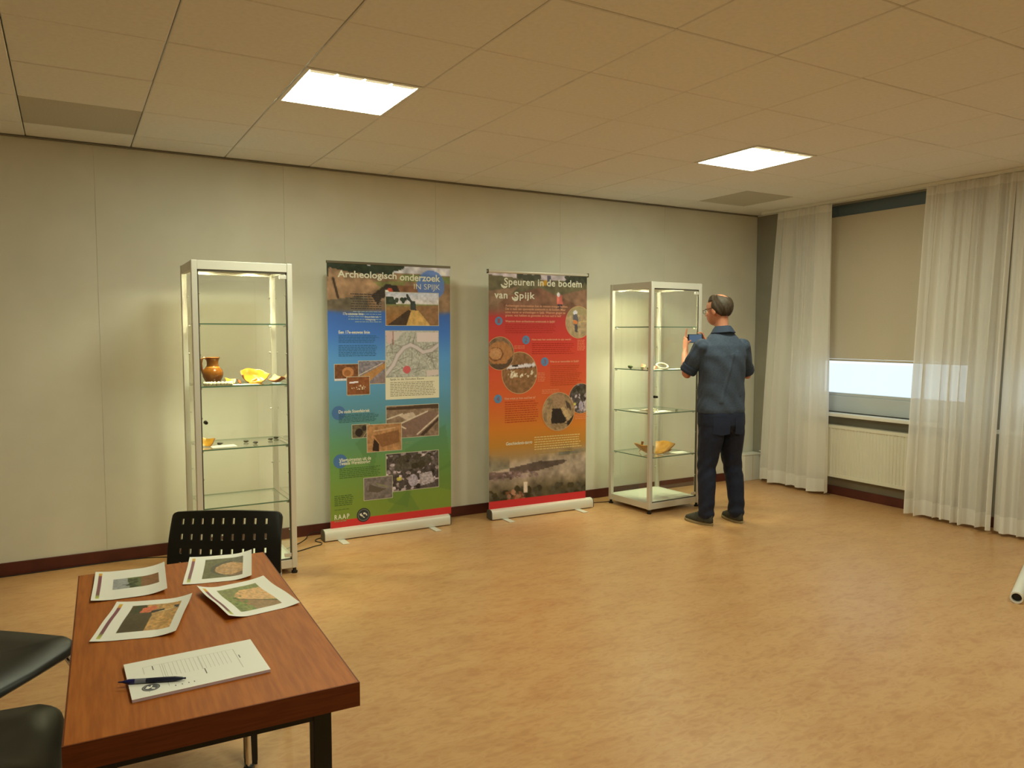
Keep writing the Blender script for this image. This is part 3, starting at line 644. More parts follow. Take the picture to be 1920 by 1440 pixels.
def ph_dig():
    c = Canvas(76, 56, (176, 124, 72)).tex(0.25, 10, 17); c.poly([(0.2, 0.4), (0.92, 0.25), (0.95, 0.7), (0.42, 0.85)], (132, 86, 48)); c.poly([(0.15, 0.95), (0.2, 0.5), (0.34, 0.72), (0.34, 1)], (46, 32, 24)); c.line(0.2, 0.24, 0.8, 0.16, 0.02, (206, 164, 110)); return c.tex(0.12, 24, 18)
def ph_debris(seed=19, n=90):
    c = Canvas(100, 72, (74, 66, 58)).tex(0.5, 14, seed); c.spots(n, (0, 0, 1, 1), (166, 150, 140), 0.04, seed+1, 45); c.spots(n//2, (0, 0, 1, 1), (60, 52, 46), 0.045, seed+2, 20); c.spots(n//3, (0.2, 0.1, 0.8, 0.4), (70, 64, 48), 0.06, seed+4, 20)
    c.ell(0.5, 0.75, 0.09, 0.16, (168, 156, 158)); c.poly([(0.62, 0.6), (0.86, 0.55), (0.9, 0.85), (0.64, 0.92)], (176, 164, 156)); c.ell(0.24, 0.68, 0.05, 0.05, (200, 190, 80)); return c.tex(0.35, 36, seed+3)
def ph_wing():
    c = Canvas(60, 46, (112, 102, 90)).tex(0.3, 12, 24); c.poly([(0.2, 0.3), (0.62, 0.52), (0.8, 0.56), (0.5, 0.7), (0.15, 0.62)], (84, 74, 58)); c.line(0.45, 0.3, 0.82, 0.48, 0.02, (128, 134, 74)); return c
def ph_person():
    c = Canvas(70, 70, (168, 142, 96)).tex(0.22, 10, 30); c.poly([(0, 0), (1, 0), (1, 0.25), (0, 0.3)], (150, 138, 84), 0.7); c.ell(0.37, 0.2, 0.08, 0.07, (228, 226, 216)); c.poly([(0.28, 0.26), (0.44, 0.24), (0.5, 0.42), (0.46, 0.58), (0.3, 0.58)], (86, 84, 84)); c.poly([(0.28, 0.42), (0.46, 0.46), (0.46, 0.56), (0.3, 0.56)], (212, 122, 58)); c.poly([(0.34, 0.58), (0.46, 0.58), (0.48, 0.82), (0.36, 0.82)], (70, 66, 64)); c.line(0.5, 0.5, 0.95, 0.45, 0.015, (206, 176, 96)); return c.tex(0.1, 24, 31)
def ph_potc():
    c = Canvas(70, 70, (120, 92, 60)).tex(0.45, 12, 32); c.ell(0.5, 0.5, 0.46, 0.36, (172, 112, 60)); c.ell(0.36, 0.52, 0.25, 0.21, (104, 62, 34)); c.ell(0.35, 0.51, 0.22, 0.18, (190, 130, 74)); c.ell(0.34, 0.5, 0.14, 0.11, (198, 140, 84)); c.poly([(0.1, 0.82), (0.7, 0.82), (0.9, 0.6), (1, 0.7), (0.7, 1), (0.2, 1)], (74, 56, 40), 0.8); return c.tex(0.15, 20, 33)
def ph_findsc():
    c = Canvas(80, 80, (134, 92, 54)).tex(0.3, 16, 34); c.poly([(0.2, 0.32), (1, 0.27), (1, 0.34), (0.12, 0.41)], (228, 220, 206)); c.line(0.12, 0.42, 1, 0.35, 0.012, (70, 44, 30)); c.poly([(0.28, 0.31), (0.46, 0.30), (0.46, 0.345), (0.28, 0.355)], (40, 38, 38)); c.spots(24, (0.15, 0.46, 0.98, 0.6), (222, 206, 160), 0.032, 35, 25); return c.tex(0.1, 30, 36)
def ph_wood():
    c = Canvas(70, 70, (150, 122, 80)).tex(0.35, 14, 37); c.poly([(0.28, 0.42), (0.62, 0.42), (0.78, 0.72), (0.66, 0.82), (0.26, 0.82)], (42, 34, 28)); c.poly([(0.12, 0.42), (0.3, 0.4), (0.27, 0.8), (0.14, 0.8)], (166, 136, 88)); c.poly([(0.55, 0.4), (0.68, 0.38), (0.95, 0.72), (0.8, 0.82)], (190, 158, 102)); c.poly([(0.3, 0.05), (0.68, 0.05), (0.64, 0.38), (0.34, 0.38)], (158, 124, 84)); c.poly([(0.7, 0.2), (0.86, 0.3), (0.9, 0.5), (0.76, 0.4)], (70, 58, 44)); c.poly([(0.72, 0.82), (0.98, 0.6), (0.98, 0.75), (0.8, 0.92)], (50, 38, 30)); return c.tex(0.2, 30, 38)

def banner(label, p0, ang, width, px_tl, px_tr, height, bgc, y_off=0.0):
    """roll-up stand: origin at the left end of its base on the floor"""
    r = thing('roll_up_banner', label, 'banner', (p0[0], p0[1], 0), ang, 'roll-up exhibition banners')
    b = MB(); prof = [(-0.044, 0.008), (-0.046, 0.020), (-0.044, 0.062), (-0.036, 0.078), (-0.014, 0.086), (0.006, 0.088), (0.030, 0.082), (0.044, 0.062), (0.046, 0.020), (0.044, 0.008)]
    b.rings([[(x, y, z) for y, z in prof] for x in (0.004, width-0.004)]); b.build('cassette', M_alu, r, smooth=0.5)
    for x in (0.0, width-0.006): MB().rings([[(x+d, y*1.05, z*1.02) for y, z in prof] for d in (0, 0.006)]).build('end_cap', M_alud, r)
    for x in (0.13, width-0.17):
        MB().prism([(x-0.025, -0.17), (x+0.025, -0.17), (x+0.027, -0.03), (x-0.027, -0.03)], 0.0, 0.006).build('swivel_foot', M_alu, r, bevel=0.002)
        MB().prism([(x-0.025, 0.03), (x+0.025, 0.03), (x+0.025, 0.13), (x-0.025, 0.13)], 0.0, 0.006).build('swivel_foot', M_alu, r, bevel=0.002)
    MB().tube([(width/2, 0.012, 0.08), (width/2, 0.012, height-0.01)], 0.008).build('support_pole', M_alud, r, smooth=True)
    ca, sa = math.cos(ang), math.sin(ang); n = np.array([sa, -ca, 0.0]); o = np.array([p0[0], p0[1], 0.0])+n*0.0
    def loc(px, py):
        q = on_plane(px, py, o, n)-o; return (q[0]*ca+q[1]*sa, q[2])
    return r, loc
def bbox(loc, fx, fy, x0, y0, x1, y1):
    """element box in crop pixels -> banner x0,x1,z0,z1"""
    xm, ym = (x0+x1)/2, (y0+y1)/2
    return (loc(*fx(x0, ym))[0], loc(*fx(x1, ym))[0], loc(*fx(xm, y1))[1], loc(*fx(xm, y0))[1])
def build_banner(r, loc, panel_px, cv, width):
    cv.a = np.clip(255*(cv.a/255)**0.85*np.array([1.0, 1.0, 1.16]), 0, 255)
    tl, br = loc(*panel_px[0]), loc(*panel_px[1]); tr = loc(*panel_px[2]); zt = (tl[1]+tr[1])/2
    x0, x1 = tl[0], tr[0]; z0 = 0.085
    pm = print_mesh('print_panel', cv, lambda u, v: (x0+(x1-x0)*u, 0.0, zt+(z0-zt)*v), r)
    MB().box(x0, x1, 0.0008, 0.0025, z0, zt).build('panel_back', M_white, r)
    return pm, x0, x1, z0, zt
def photo(pm, cv, box, y, border=True, bc=(206, 200, 184)):
    cv.a = np.clip(255*(cv.a/255)**0.85*np.array([1.0, 1.0, 1.14]), 0, 255)
    x0, x1, z0, z1 = box
    if border: MB().box(x0-0.004, x1+0.004, y+0.0003, y+0.0006, z0-0.004, z1+0.004).build('photo_border', ink(bc), pm)
    print_mesh('photo', cv, lambda u, v: (x0+(x1-x0)*u, y, z1+(z0-z1)*v), pm)
def emblem(pm, cx, cz, rr, y):
    """round dark seal with white map-like pieces"""
    def disc(nm, a, b, yy, m): MB().add([(cx, yy, cz)]+[(cx+a*math.cos(t), yy, cz+b*math.sin(t)) for t in [2*math.pi*k/32 for k in range(32)]], [(0, 1+k, 1+(k+1) % 32) for k in range(32)]).build(nm, m, pm, fixn=False)
    disc('seal_rim', rr, rr, y, ink((52, 54, 56))); disc('seal_ring', rr*0.86, rr*0.86, y-0.0003, ink((112, 114, 112))); disc('seal_disc', rr*0.74, rr*0.74, y-0.0006, ink((58, 62, 66)))
    for nm, pts in (('seal_map', [(-0.1, 0.3), (0.15, 0.38), (0.5, 0.1), (0.55, -0.15), (0.35, -0.1), (0.3, 0.1), (0.0, 0.08)]), ('seal_map', [(-0.6, 0.2), (-0.3, 0.32), (-0.28, 0.1), (-0.05, -0.05), (-0.25, -0.2), (-0.5, -0.05)]), ('seal_map', [(-0.2, -0.25), (0.1, -0.45), (0.18, -0.35), (-0.1, -0.15)])):
        MB().add([(cx+rr*a, y-0.0009, cz+rr*b) for a, b in pts], [tuple(range(len(pts)))]).build(nm, ink((226, 222, 212)), pm, fixn=False)

# ---- blue-green banner
B1 = (0.597, -0.215)
r1, loc1 = banner('blue and green roll-up banner headed Archeologisch onderzoek in Spijk', B1, 0.0, 1.046, None, None, 2.09, None)
f3 = lambda x, y: (590+x/4.8, 470+y/4.8); f4 = lambda x, y: (590+x/4.8, 740+y/4.8)
cv = Canvas(128, 256).grad([(0, (150, 120, 80)), (0.17, (120, 96, 66)), (0.185, (52, 92, 158)), (0.26, (58, 108, 178)), (0.36, (78, 144, 190)), (0.47, (84, 148, 172)), (0.56, (82, 138, 142)), (0.66, (86, 140, 96)), (0.76, (96, 140, 62)), (0.90, (112, 138, 44)), (1, (116, 136, 42))])
top = cv.V < 0.178+0.018*np.sin(cv.U*7)-0.03*(cv.U > 0.8)
hd = Canvas(128, 256, (136, 106, 70)); hd.a = hd.a
hd.poly([(0, 0), (1, 0), (1, 0.035), (0.5, 0.03), (0, 0.02)], (206, 204, 190)); hd.spots(26, (0.0, 0.0, 0.56, 0.03), (44, 54, 36), 0.05, 50, 10); hd.poly([(0.6, 0.035), (1, 0.04), (1, 0.065), (0.55, 0.06)], (110, 122, 60)); hd.poly([(0.3, 0.07), (0.62, 0.06), (0.6, 0.09), (0.32, 0.1)], (116, 124, 60), 0.8)
hd.poly([(0.02, 0.02), (0.3, 0.045), (0.42, 0.09), (0.2, 0.13), (0, 0.14)], (160, 124, 82)); hd.poly([(0.34, 0.12), (0.46, 0.075), (0.62, 0.08), (0.56, 0.13), (0.4, 0.16)], (46, 38, 30)); hd.poly([(0.55, 0.08), (0.85, 0.08), (0.9, 0.14), (0.6, 0.13)], (126, 84, 52)); hd.poly([(0.42, 0.13), (0.5, 0.12), (0.5, 0.19), (0.36, 0.19)], (150, 122, 88))
hd.line(0.05, 0.06, 0.09, 0.14, 0.012, (56, 42, 30)); hd.ell(0.49, 0.1, 0.022, 0.012, (196, 70, 46)); hd.ell(0.465, 0.105, 0.016, 0.008, (226, 224, 216)); hd.poly([(0, 0.14), (0.3, 0.12), (0.34, 0.2), (0, 0.2)], (104, 92, 66)); hd.tex(0.35, 40, 51)
fade = np.clip((0.185+0.012*np.sin(cv.U*9)-cv.V)/0.03, 0, 1); cv.a = cv.a*(1-fade[..., None])+hd.a*fade[..., None]
cv.blend(((((cv.U-0.83))**2+((cv.V-0.075)*1.98)**2) < 0.118**2).astype(float), (78, 122, 190), 0.82)
for P_ in ([(0.2, 0.68), (0.42, 0.6), (0.34, 0.8)], [(0.6, 0.72), (0.95, 0.63), (1, 0.8), (0.7, 0.85)], [(0.4, 0.82), (0.7, 0.78), (0.62, 0.95), (0.46, 0.92)], [(0.7, 0.86), (1, 0.78), (1, 0.9)], [(0.3, 0.6), (0.55, 0.7), (0.3, 0.72)], [(0.45, 0.96), (0.62, 0.88), (0.72, 0.965)]): cv.poly(P_, (64, 104, 46), 0.28)
cv.poly([(0.0, 0.967), (1.0, 0.967), (1.0, 1.0), (0.0, 1.0)], (206, 44, 38))
pm, bx0, bx1, bz0, bz1 = build_banner(r1, loc1, ((612.3, 491), (845, 974), (843.5, 503)), cv, 1.046)
MB().box(bx0-0.004, bx1+0.004, -0.004, 0.006, bz1-0.004, bz1+0.014).build('top_bar', mat('dark_alu', (120, 112, 96), 0.4, 0.6), r1, bevel=0.002)
WHT = ink((232, 230, 216)); DK = ink((52, 98, 134)); DKG = ink((74, 106, 58)); PAL = ink((150, 178, 192)); DKB = ink((60, 56, 52)); PALG = ink((140, 162, 120))
def T1(nm, s, f, x0, y0, x1, y1, m=WHT, **k): return text_mesh(nm, s, bbox(loc1, f, f, x0, y0, x1, y1), -0.0016, m, pm, **k)
T1('title_lettering', 'Archeologisch', f3, 205, 186, 737, 267, bold=0.022); T1('title_lettering', 'onderzoek', f3, 765, 212, 1130, 276, bold=0.022); T1('subtitle', 'IN SPIJK', f3, 893, 302, 1127, 366, bold=-0.006)
T1('heading', '17e-eeuwse linie', f3, 256, 556, 438, 580, bold=0.01); T1('heading', 'Steenfabriek', f3, 450, 588, 576, 604); T1('heading', 'vliegtuig', f3, 460, 611, 546, 632)
T1('heading', 'Een 17e-eeuwse linie', f3, 215, 719, 496, 748, bold=0.02)
T1('heading', 'De oude Steenfabriek', f4, 215, 133, 496, 162, bold=0.02); T1('heading', 'Vliegtuigresten uit de', f4, 220, 564, 507, 606, bold=0.02); T1('heading', 'Tweede Wereldoorlog', f4, 220, 594, 500, 636, bold=0.02)
T1('letters', 'RAAP', f4, 178, 1076, 312, 1120, bold=0.02, spacing=1.35)
T1('heading', 'Spijk in de Gouden Eeuw', f3, 678, 1146, 985, 1168, DKB)
def L1(f, x0, y0, x1, y1, n, m, seed, **k): lines_mesh('text_block', bbox(loc1, f, f, x0, y0, x1, y1), n, -0.0014, m, pm, seed, **k)
L1(f3, 290, 388, 600, 540, 7, ink((72, 66, 66)), 60, right=True, ragged=0.3); L1(f3, 300, 545, 600, 660, 5, PAL, 61, right=True, ragged=0.4, fill=0.3)
L1(f3, 215, 764, 577, 836, 5, DK, 62); L1(f3, 215, 852, 577, 957, 7, DK, 63); L1(f4, 217, 172, 578, 252, 6, ink((52, 90, 92)), 64); L1(f4, 222, 652, 592, 748, 6, DKG, 65); L1(f4, 178, 905, 352, 1005, 6, DKG, 66); L1(f4, 178, 1135, 300, 1155, 1, PALG, 67); L1(f4, 178, 1030, 330, 1040, 1, DKG, 74)
L1(f3, 296, 1302, 440, 1318, 1, PAL, 68); L1(f4, 782, 425, 900, 450, 2, PALG, 69, fill=0.3); L1(f4, 700, 870, 800, 890, 1, PALG, 70)
for f, x, y in ((f4, 215, 165), (f4, 230, 600)):
    c = loc1(*f(x, y)); rr = (loc1(*f(x+62, y))[0]-loc1(*f(x-62, y))[0])/2
    MB().add([(c[0], -0.0008, c[1])]+[(c[0]+rr*math.cos(t), -0.0008, c[1]+rr*math.sin(t)) for t in [2*math.pi*k/32 for k in range(32)]], [(0, 1+k, 1+(k+1) % 32) for k in range(32)]).build('blue_dot', ink((78, 118, 178)), pm, fixn=False)
def P1(cvs, f, x0, y0, x1, y1, y=-0.0012): photo(pm, cvs, bbox(loc1, f, f, x0, y0, x1, y1), y)
P1(ph_excavator(), f3, 641, 380, 1113, 672); P1(ph_map(), f3, 641, 724, 1113, 1138)
bx = bbox(loc1, f3, f3, 641, 1134, 1115, 1332); MB().box(bx[0]-0.004, bx[1]+0.004, -0.0011, -0.0009, bx[2], bx[3]).build('caption_card', ink((232, 226, 208)), pm)
L1(f3, 680, 1180, 1088, 1312, 9, ink((126, 118, 106)), 71, fill=0.34)
P1(ph_pot(), f3, 180, 1023, 395, 1166); P1(ph_sand(), f3, 396, 993, 634, 1197, -0.0018); P1(ph_finds(), f3, 291, 1136, 492, 1294, -0.0024)
P1(ph_found(), f4, 646, 94, 1114, 380); P1(ph_pit(), f4, 338, 269, 491, 386); P1(ph_dig(), f4, 472, 265, 779, 506, -0.0018); P1(ph_debris(), f4, 646, 518, 1114, 852); P1(ph_wing(), f4, 444, 742, 697, 938, -0.0018)
c = loc1(*f4(440, 1082)); emblem(pm, c[0], c[1], 0.054, -0.0012)

# ---- red-orange banner
A2 = math.radians(-1.6); B2 = (1.995, -0.258)
r2, loc2 = banner('red and orange roll-up banner headed Speuren in de bodem van Spijk', B2, A2, 1.026, None, None, 2.07, None)
f5 = lambda x, y: (890+x/5.54, 480+y/5.54); f6 = lambda x, y: (890+x/5.3333, 730+y/5.3333)
cv = Canvas(128, 256).grad([(0, (130, 100, 70)), (0.15, (130, 84, 58)), (0.19, (186, 48, 44)), (0.30, (206, 56, 40)), (0.42, (212, 74, 40)), (0.55, (212, 90, 38)), (0.66, (206, 116, 34)), (0.73, (184, 122, 40)), (0.77, (166, 126, 66)), (0.82, (150, 128, 88)), (1, (110, 92, 60))])
hd = Canvas(128, 256, (126, 96, 66)); hd.poly([(0, 0), (1, 0), (1, 0.03), (0, 0.03)], (204, 190, 176)); hd.poly([(0, 0.012), (0.4, 0.028), (1, 0.03), (1, 0.09), (0, 0.09)], (100, 92, 58)); hd.spots(10, (0.3, 0.012, 0.5, 0.024), (60, 60, 40), 0.03, 80, 8); hd.spots(14, (0.78, 0.01, 1, 0.03), (56, 58, 40), 0.035, 81, 8); hd.poly([(0.52, 0.03), (0.6, 0.028), (0.6, 0.05), (0.5, 0.05)], (206, 150, 40)); hd.poly([(0.58, 0.008), (0.62, 0.008), (0.62, 0.05), (0.58, 0.05)], (84, 82, 88))
hd.poly([(0.1, 0.11), (0.5, 0.06), (0.95, 0.14), (0.9, 0.18), (0.1, 0.18)], (122, 82, 56)); hd.poly([(0, 0.08), (0.3, 0.06), (0.1, 0.13), (0, 0.14)], (140, 108, 74)); hd.poly([(0.7, 0.09), (1, 0.06), (1, 0.16)], (132, 96, 66)); hd.poly([(0.68, 0.095), (0.735, 0.09), (0.74, 0.13), (0.68, 0.13)], (222, 108, 84)); hd.poly([(0.685, 0.13), (0.735, 0.13), (0.73, 0.148), (0.68, 0.148)], (50, 40, 46)); hd.ell(0.695, 0.088, 0.014, 0.009, (232, 224, 214)); hd.tex(0.32, 36, 82)
fade = np.clip((0.185-cv.V)/0.05, 0, 1); cv.a = cv.a*(1-fade[..., None])+hd.a*fade[..., None]
pt = Canvas(128, 256, (150, 130, 92)); pt.grad([(0, (170, 138, 70)), (0.76, (160, 132, 80)), (0.81, (168, 150, 116)), (0.86, (160, 142, 112)), (0.9, (132, 116, 84)), (0.93, (84, 74, 46)), (1, (54, 46, 28))])
pt.poly([(0, 0.775), (0.2, 0.77), (0.2, 0.83), (0, 0.84)], (110, 104, 76), 0.8); pt.poly([(0.2, 0.83), (0.5, 0.81), (0.8, 0.815), (0.75, 0.83), (0.5, 0.85), (0.2, 0.86)], (84, 70, 56)); pt.poly([(0, 0.84), (0.4, 0.85), (0.2, 0.87), (0, 0.87)], (104, 84, 70)); pt.poly([(0.7, 0.775), (1, 0.765), (1, 0.785), (0.7, 0.795)], (124, 120, 92)); pt.spots(40, (0.05, 0.845, 0.5, 0.875), (120, 96, 84), 0.015, 83, 30); pt.spots(60, (0, 0.92, 1, 0.99), (60, 54, 34), 0.035, 84, 20); pt.spots(26, (0.15, 0.93, 0.35, 0.985), (130, 84, 52), 0.018, 85, 30); pt.poly([(0.34, 0.895), (0.38, 0.895), (0.385, 0.94), (0.34, 0.94)], (206, 190, 150)); pt.tex(0.4, 30, 86)
fade = np.clip((cv.V-0.755-0.02*np.sin(cv.U*6))/0.05, 0, 1); cv.a = cv.a*(1-fade[..., None])+pt.a*fade[..., None]
cv.poly([(0.0, 0.965), (1.0, 0.965), (1.0, 1.0), (0.0, 1.0)], (206, 40, 38))
pm, bx0, bx1, bz0, bz1 = build_banner(r2, loc2, ((916, 509), (1112, 942), (1100.5, 518)), cv, 1.026)
MB().tube([(bx0-0.006, 0.0, bz1+0.006), (bx1+0.006, 0.0, bz1+0.006)], 0.013).build('top_bar', M_alu, r2, smooth=True)
for x in (bx0-0.012, bx1+0.004): MB().box(x, x+0.008, -0.014, 0.014, bz1-0.012, bz1+0.022).build('top_end_cap', M_alud, r2, bevel=0.002)
def T2(nm, s, f, x0, y0, x1, y1, m=WHT, **k): return text_mesh(nm, s, bbox(loc2, f, f, x0, y0, x1, y1), -0.0016, m, pm, **k)
T2('title_lettering', 'Speuren in de bodem', f5, 305, 240, 1112, 338, bold=0.022, spacing=1.06)
T2('title_lettering', 'van', f5, 203, 388, 340, 442, bold=0.022, spacing=1.1); T2('title_lettering', 'Spijk', f5, 412, 374, 625, 466, bold=0.022, spacing=1.1)
def swash(f, pts, w):
    b = MB(); Q = [loc2(*f(x, y)) for x, y in pts]; n = len(Q)
    L_, R_ = [], []
    for i in range(n):
        a = np.array(Q[min(i+1, n-1)])-np.array(Q[max(i-1, 0)]); a = a/np.linalg.norm(a); nn = np.array([-a[1], a[0]])*w*math.sin(math.pi*(0.12+0.8*i/(n-1)))
        L_.append((Q[i][0]+nn[0], -0.0016, Q[i][1]+nn[1])); R_.append((Q[i][0]-nn[0], -0.0016, Q[i][1]-nn[1]))
    b.add(L_+R_, [(i, i+1, n+i+1, n+i) for i in range(n-1)]); b.build('title_swash', WHT, pm, fixn=False)
swash(f5, [(272, 292), (285, 312), (305, 324), (325, 322), (342, 308)], 0.011); swash(f5, [(386, 424), (398, 444), (418, 457), (438, 455), (452, 440)], 0.011)
PNK = ink((232, 170, 140)); RD = ink((182, 50, 40)); RD2 = ink((188, 74, 38)); CAP = ink((232, 150, 112)); CRM = ink((226, 200, 140))
for k, s in enumerate(['Archeologen onderzoeken hoe de mensen vroeger leefden.', 'Dat is vaak een spannende zoektocht in de bodem. Maar', 'soms waren er archeologen in Spijk. Waarom gingen ze', 'graven, wat hebben ze gevonden en hoe oud is het?']):
    T2('intro_line', s, f5, 318, 508+k*33, [967, 945, 940, 897][k], 534+k*33+6, PNK, bold=0.012)
T2('heading', 'Waarom doen archeologen onderzoek in Spijk?', f5, 318, 668, 832, 697, PNK, bold=0.02); T2('heading', 'Hoe gaat het onderzoek in zijn werk?', f5, 594, 857, 1000, 882, PNK, bold=0.02)
T2('heading', 'Wat is er gevonden in Spijk?', f5, 780, 1084, 1082, 1110, PNK, bold=0.02); T2('heading', 'Hoe weet je hoe oud het is?', f6, 297, 74, 606, 106, PNK, bold=0.02)
T2('heading', 'Geschiedenis-tango', f6, 312, 518, 575, 562, WHT, bold=0.02, shear=0.25)
def L2(f, x0, y0, x1, y1, n, m, seed, **k): lines_mesh('text_block', bbox(loc2, f, f, x0, y0, x1, y1), n, -0.0014, m, pm, seed, **k)
L2(f5, 318, 712, 850, 812, 5, RD, 90); L2(f5, 595, 905, 1040, 1028, 6, RD, 91); L2(f5, 785, 1135, 1137, 1352, 11, RD2, 92, ragged=0.25); L2(f6, 302, 118, 640, 340, 10, RD2, 93)
for a, s in (((410, 932, 522, 972, 3), 94), ((1065, 872, 1150, 988, 7), 95), ((655, 1212, 732, 1312, 6), 96), ((698, 1386, 885, 1436, 3), 97)): L2(f5, *a[:4], a[4], CAP, s, fill=0.35)
L2(f6, 1003, 252, 1130, 304, 3, CAP, 98, fill=0.35); L2(f6, 596, 458, 1085, 600, 6, CRM, 99, fill=0.42); L2(f6, 600, 618, 1040, 652, 1, ink((190, 156, 90)), 100, fill=0.2)
def disc_at(f, x, y, r, nm, m, yy):
    c = loc2(*f(x, y)); rr = (loc2(*f(x+r, y))[0]-loc2(*f(x-r, y))[0])/2
    MB().add([(c[0], yy, c[1])]+[(c[0]+rr*math.cos(t), yy, c[1]+rr*math.sin(t)) for t in [2*math.pi*k/28 for k in range(28)]], [(0, 1+k, 1+(k+1) % 28) for k in range(28)]).build(nm, m, pm, fixn=False); return c, rr
for s, f, x, y in (('1', f5, 250, 674), ('2', f5, 532, 872), ('3', f5, 727, 1098), ('4', f6, 233, 96)):
    c, rr = disc_at(f, x, y, 39, 'number_dot', ink((98, 140, 190)), -0.0010)
    text_mesh('number', s, (c[0]-rr*0.36, c[0]+rr*0.36, c[1]-rr*0.55, c[1]+rr*0.55), -0.0016, ink((150, 84, 110)), pm, bold=0.0)
for cvs, f, x, y, rx, ry, yy in ((ph_person(), f5, 1078, 688, 132, 165, -0.0012), (ph_potc(), f5, 262, 1012, 146, 172, -0.0018), (ph_findsc(), f5, 466, 1214, 182, 216, -0.0014), (ph_debris(44, 60), f6, 1062, 90, 118, 150, -0.0012), (ph_wood(), f6, 838, 222, 160, 190, -0.0018)):
    cvs.a = np.clip(255*(cvs.a/255)**0.85*np.array([1.0, 1.0, 1.14]), 0, 255)
    c = loc2(*f(x, y)); rX = (loc2(*f(x+rx, y))[0]-loc2(*f(x-rx, y))[0])/2; rZ = (loc2(*f(x, y-ry))[1]-loc2(*f(x, y+ry))[1])/2
    disc_mesh('round_photo', cvs, c, rX, rZ, yy, (bx0+0.002, bx1-0.002), pm)
    bd_ = MB(); n = 64; ring = [(min(max(c[0]+rX*s*math.cos(t), bx0+0.002), bx1-0.002), yy-0.0002, c[1]+rZ*s*math.sin(t)) for s in (0.985, 1.02) for t in [2*math.pi*k/n for k in range(n)]]
    bd_.add(ring, [(k, (k+1) % n, n+(k+1) % n, n+k) for k in range(n)]).build('photo_border', ink((206, 160, 120)), pm, fixn=False)

# cables on the floor
def cable(label, pts, r=0.0035):
    P_ = [Vector((p[0], p[1], r)) if len(p) == 2 else Vector(p) for p in pts]; out = []
    for i in range(len(P_)-1):
        p0, p1, p2, p3 = P_[max(i-1, 0)], P_[i], P_[i+1], P_[min(i+2, len(P_)-1)]
        for k in range(6):
            t = k/6; out.append(0.5*((2*p1)+(p2-p0)*t+(2*p0-5*p1+4*p2-p3)*t*t+(3*p1-p0-3*p2+p3)*t**3))
    out.append(P_[-1]); tag(MB().tube(out, r, 6).build('power_cable', M_cable, smooth=True), label, 'cable')
cable('black power cable between the left showcase and the blue banner', [(0.20, -0.36), (0.30, -0.30), (0.42, -0.20), (0.50, -0.10), (0.56, -0.05, 0.03), (0.75, -0.03, 0.02)])
cable('black power cable looping around the foot of the blue banner', [(0.22, -0.42), (0.36, -0.40), (0.50, -0.33), (0.555, -0.31), (0.575, -0.26), (0.55, -0.19), (0.60, -0.13), (0.8, -0.10)])
cable('thin dark cable along the baseboard at the far left', [(-2.6, -0.42), (-2.2, -0.24), (-1.95, -0.13), (-1.65, -0.05), (-1.2, -0.03), (-0.6, -0.03), (-0.30, -0.2)])
cable('thin black cable between the red banner and the right showcase', [(2.75, -0.10), (3.0, -0.14), (3.15, -0.18), (3.26, -0.20), (3.32, -0.19)])

# ------------------------------------------------------------------ table with papers
TA = math.radians(-2.0); TC = (-0.728, -3.542)
tb = thing('table', 'brown veneered table on black square legs in the foreground', 'table', (TC[0], TC[1], 0), TA)
MB().box(-0.296, 0.296, -0.599, 0.599, 0.694, 0.75).build('tabletop', M_wood, tb, bevel=0.001)
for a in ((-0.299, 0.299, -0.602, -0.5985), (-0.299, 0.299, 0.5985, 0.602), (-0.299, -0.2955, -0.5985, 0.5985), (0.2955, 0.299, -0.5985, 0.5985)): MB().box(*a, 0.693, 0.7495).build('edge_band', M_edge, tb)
fr = MB(); 
for s in (-1, 1):
    fr.box(-0.225, 0.225, s*0.525-0.018, s*0.525+0.018, 0.652, 0.692); fr.box(s*0.225-0.018, s*0.225+0.018, -0.507, 0.507, 0.652, 0.692)
fr.build('frame', M_blackm, tb)
for sx in (-1, 1):
    for sy in (-1, 1):
        MB().box(sx*0.225-0.0215, sx*0.225+0.0215, sy*0.525-0.0215, sy*0.525+0.0215, 0.012, 0.692).build('leg', M_blackm, tb, bevel=0.003)
        MB().box(sx*0.225-0.020, sx*0.225+0.020, sy*0.525-0.020, sy*0.525+0.020, 0.0, 0.014).build('leg_cap', M_black, tb)
TZ = 0.7508
